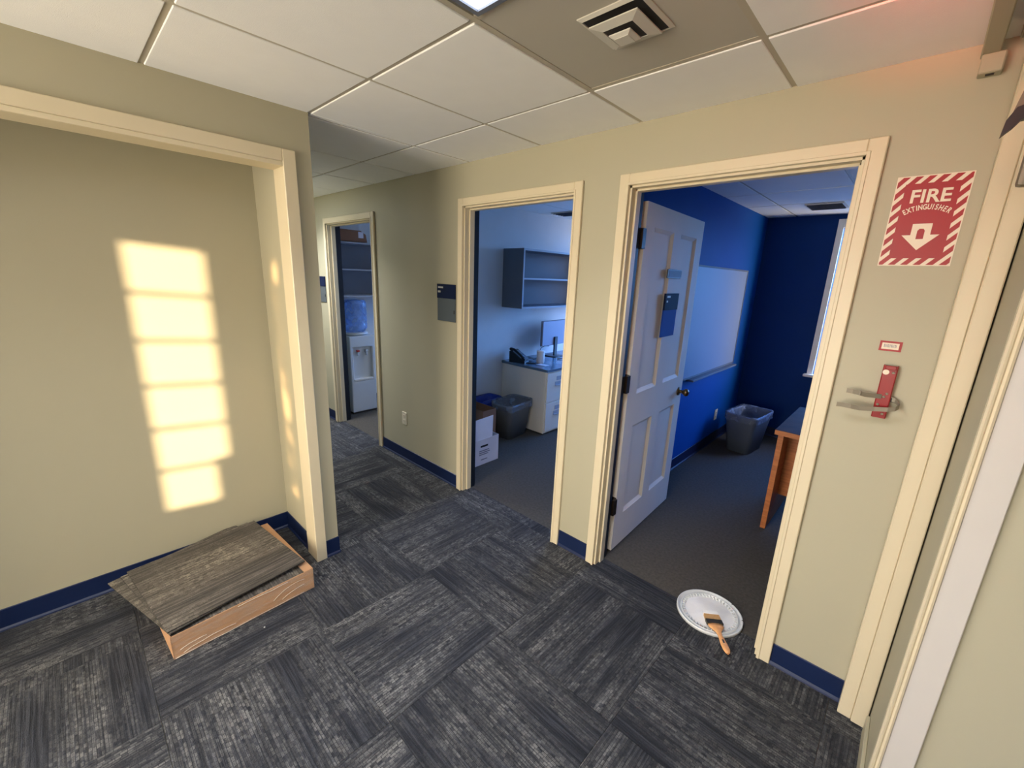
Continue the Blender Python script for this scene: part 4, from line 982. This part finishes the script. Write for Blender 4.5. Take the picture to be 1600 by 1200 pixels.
cc = obj('loose_cable', tube(B(), [(-2.42, 2.00, 0.737), (-2.36, 2.08, 0.742), (-2.40, 2.18, 0.748), (-2.33, 2.28, 0.74), (-2.38, 2.36, 0.737)], 0.006, 6), M_black); tag(cc, 'black cables tangled on the worktop right of the monitor stand', 'cable')

bin_('waste_bin', 'taupe waste bin with a clear liner beside the file cabinet', -2.375, 1.195, math.radians(7), 0.27, 0.40, 0.20, 0.32, 0.375, M_bin, M_liner, 'clear bin liner drooping over the front')
bin_('recycling_bin', 'blue recycling bin behind the brown carton in the middle office', -2.63, 1.04, math.radians(2), 0.20, 0.34, 0.17, 0.28, 0.37, M_binblue, M_binblue, 'dark blue bag folded over the rim')
def carton(name, label, x0, x1, y0, y1, h, material, flaps=()):
    r = thing(name, label, 'box', ((x0 + x1) / 2, (y0 + y1) / 2, 0)); t = 0.004
    obj('bottom', box(B(), x0, x1, y0, y1, 0.001, 0.005), material, r)
    for nm, a in (('right_side', (x1 - t, x1, y0, y1)), ('left_side', (x0, x0 + t, y0, y1)), ('near_side', (x0 + t, x1 - t, y0, y0 + t)), ('far_side', (x0 + t, x1 - t, y1 - t, y1))):
        obj(nm, box(B(), a[0], a[1], a[2], a[3], 0.005, h, 0.0008), material, r)
    return r
carton('carton', 'tall brown cardboard box between the white box and the bins', -2.60, -2.245, 0.655, 0.83, 0.40, M_carddark)
wbx = carton('archive_box', 'white cardboard archive box with a hand slot just inside the middle doorway', -2.40, -2.012, 0.27, 0.640, 0.245, M_paperbox)
obj('hand_slot', box(B(), -2.0120, -2.0112, 0.415, 0.505, 0.168, 0.186), M_inkd, wbx, label='dark hand slot')
for k, (a, c, z) in enumerate(((0.40, 0.52, 0.130), (0.40, 0.53, 0.112), (0.40, 0.51, 0.094), (0.42, 0.50, 0.045))):
    obj('print_line', box(B(), -2.0120, -2.0113, a, c, z, z + 0.009), M_ink, wbx)
b = B(); poly(b, [(-2.014, 0.28, 0.245), (-2.014, 0.56, 0.245), (-2.05, 0.60, 0.43), (-2.05, 0.27, 0.415)], (-0.003, 0, 0)); obj('raised_flap', b, M_paperbox, wbx)
b = B(); poly(b, [(-2.02, 0.637, 0.245), (-2.38, 0.637, 0.245), (-2.36, 0.55, 0.30), (-2.04, 0.53, 0.30)], (0, 0.003, 0.001)); obj('side_flap', b, M_paperbox, wbx)

# ------------------------------------------------------------------ far room: water cooler, shelves, carton
wc = thing('water_cooler', 'white floor-standing water cooler with a blue bottle in the far doorway', 'water cooler', (-4.2, 0.40, 0))
cx0, cx1, cy0, cy1 = -4.36, -4.05, 0.235, 0.545
b = B(); box(b, cx0, cx1 - 0.04, cy0, cy1, 0.02, 0.93, 0.012, 3); box(b, cx1 - 0.06, cx1, cy0, cy1, 0.02, 0.40, 0.014, 3); box(b, cx1 - 0.06, cx1, cy0, cy1, 0.80, 0.93, 0.014, 3)
box(b, cx1 - 0.06, cx1, cy0, cy0 + 0.035, 0.39, 0.81, 0.006); box(b, cx1 - 0.06, cx1, cy1 - 0.035, cy1, 0.39, 0.81, 0.006)
obj('body', b, M_cooler, wc)
obj('base', box(B(), cx0 + 0.01, cx1 - 0.01, cy0 + 0.01, cy1 - 0.01, 0.0, 0.02), M_dark, wc)
obj('drip_tray', box(B(), cx1 - 0.05, cx1 + 0.004, cy0 + 0.036, cy1 - 0.036, 0.40, 0.425, 0.004), M_trimw, wc)
for y, m_, lb_ in ((cy0 + 0.10, M_red, 'red hot tap lever'), (cy0 + 0.205, M_cooler, None)):
    b = B(); tube(b, [(cx1 - 0.04, y, 0.735), (cx1 - 0.015, y, 0.735), (cx1 - 0.012, y, 0.70)], 0.012, 10); tp = obj('tap', b, M_cooler, wc)
    obj('lever', box(B(), cx1 - 0.030, cx1 + 0.008, y - 0.017, y + 0.017, 0.748, 0.766, 0.003), m_, tp, label=lb_)
b = B(); lathe(b, [(0.10, 0.93), (0.135, 0.94), (0.14, 0.955), (0.11, 0.965)], (-4.205, 0.39, 0), n=32); obj('collar', b, M_cooler, wc)
prof = [(0.05, 0.955), (0.11, 0.975), (0.133, 1.01), (0.135, 1.06), (0.129, 1.075), (0.135, 1.09), (0.135, 1.14), (0.129, 1.155), (0.135, 1.17), (0.135, 1.22), (0.129, 1.235), (0.135, 1.25), (0.134, 1.30), (0.12, 1.33), (0.03, 1.337), (0.002, 1.335)]
b = B(); lathe(b, prof, (-4.205, 0.39, 0), n=36); obj('bottle', b, M_bottle, wc, label='translucent blue ribbed water bottle')
su = thing('wall_shelf', 'grey wall-mounted shelves above the water cooler', 'shelf', (-4.25, 0.7, 1.37))
obj('back', box(B(), -4.399, -4.392, 0.16, 1.2, 1.372, 1.975), M_grey, su)
obj('side', box(B(), -4.391, -4.10, 0.145, 0.16, 1.355, 1.975), M_grey, su)
obj('side', box(B(), -4.391, -4.10, 1.2, 1.215, 1.355, 1.975), M_grey, su)
for z in (1.372, 1.665, 1.955):
    obj('shelf_board', box(B(), -4.391, -4.10, 0.1605, 1.1995, z, z + 0.016, 0.001), M_greyedge, su)
ct = thing('carton', 'flat brown cardboard carton lying on top of the far shelves', 'box', (-4.2, 0.33, 1.976))
b = B(); poly(b, [(-4.36, 0.17, 1.977), (-4.36, 0.545, 1.977), (-4.36, 0.53, 2.06), (-4.36, 0.47, 2.098), (-4.36, 0.17, 2.10)], (0.24, 0, 0)); obj('body', b, M_carddark, ct)
obj('shipping_label', box(B(), -4.1198, -4.1192, 0.44, 0.50, 2.02, 2.085), M_paperbox, ct, label='white torn shipping label')
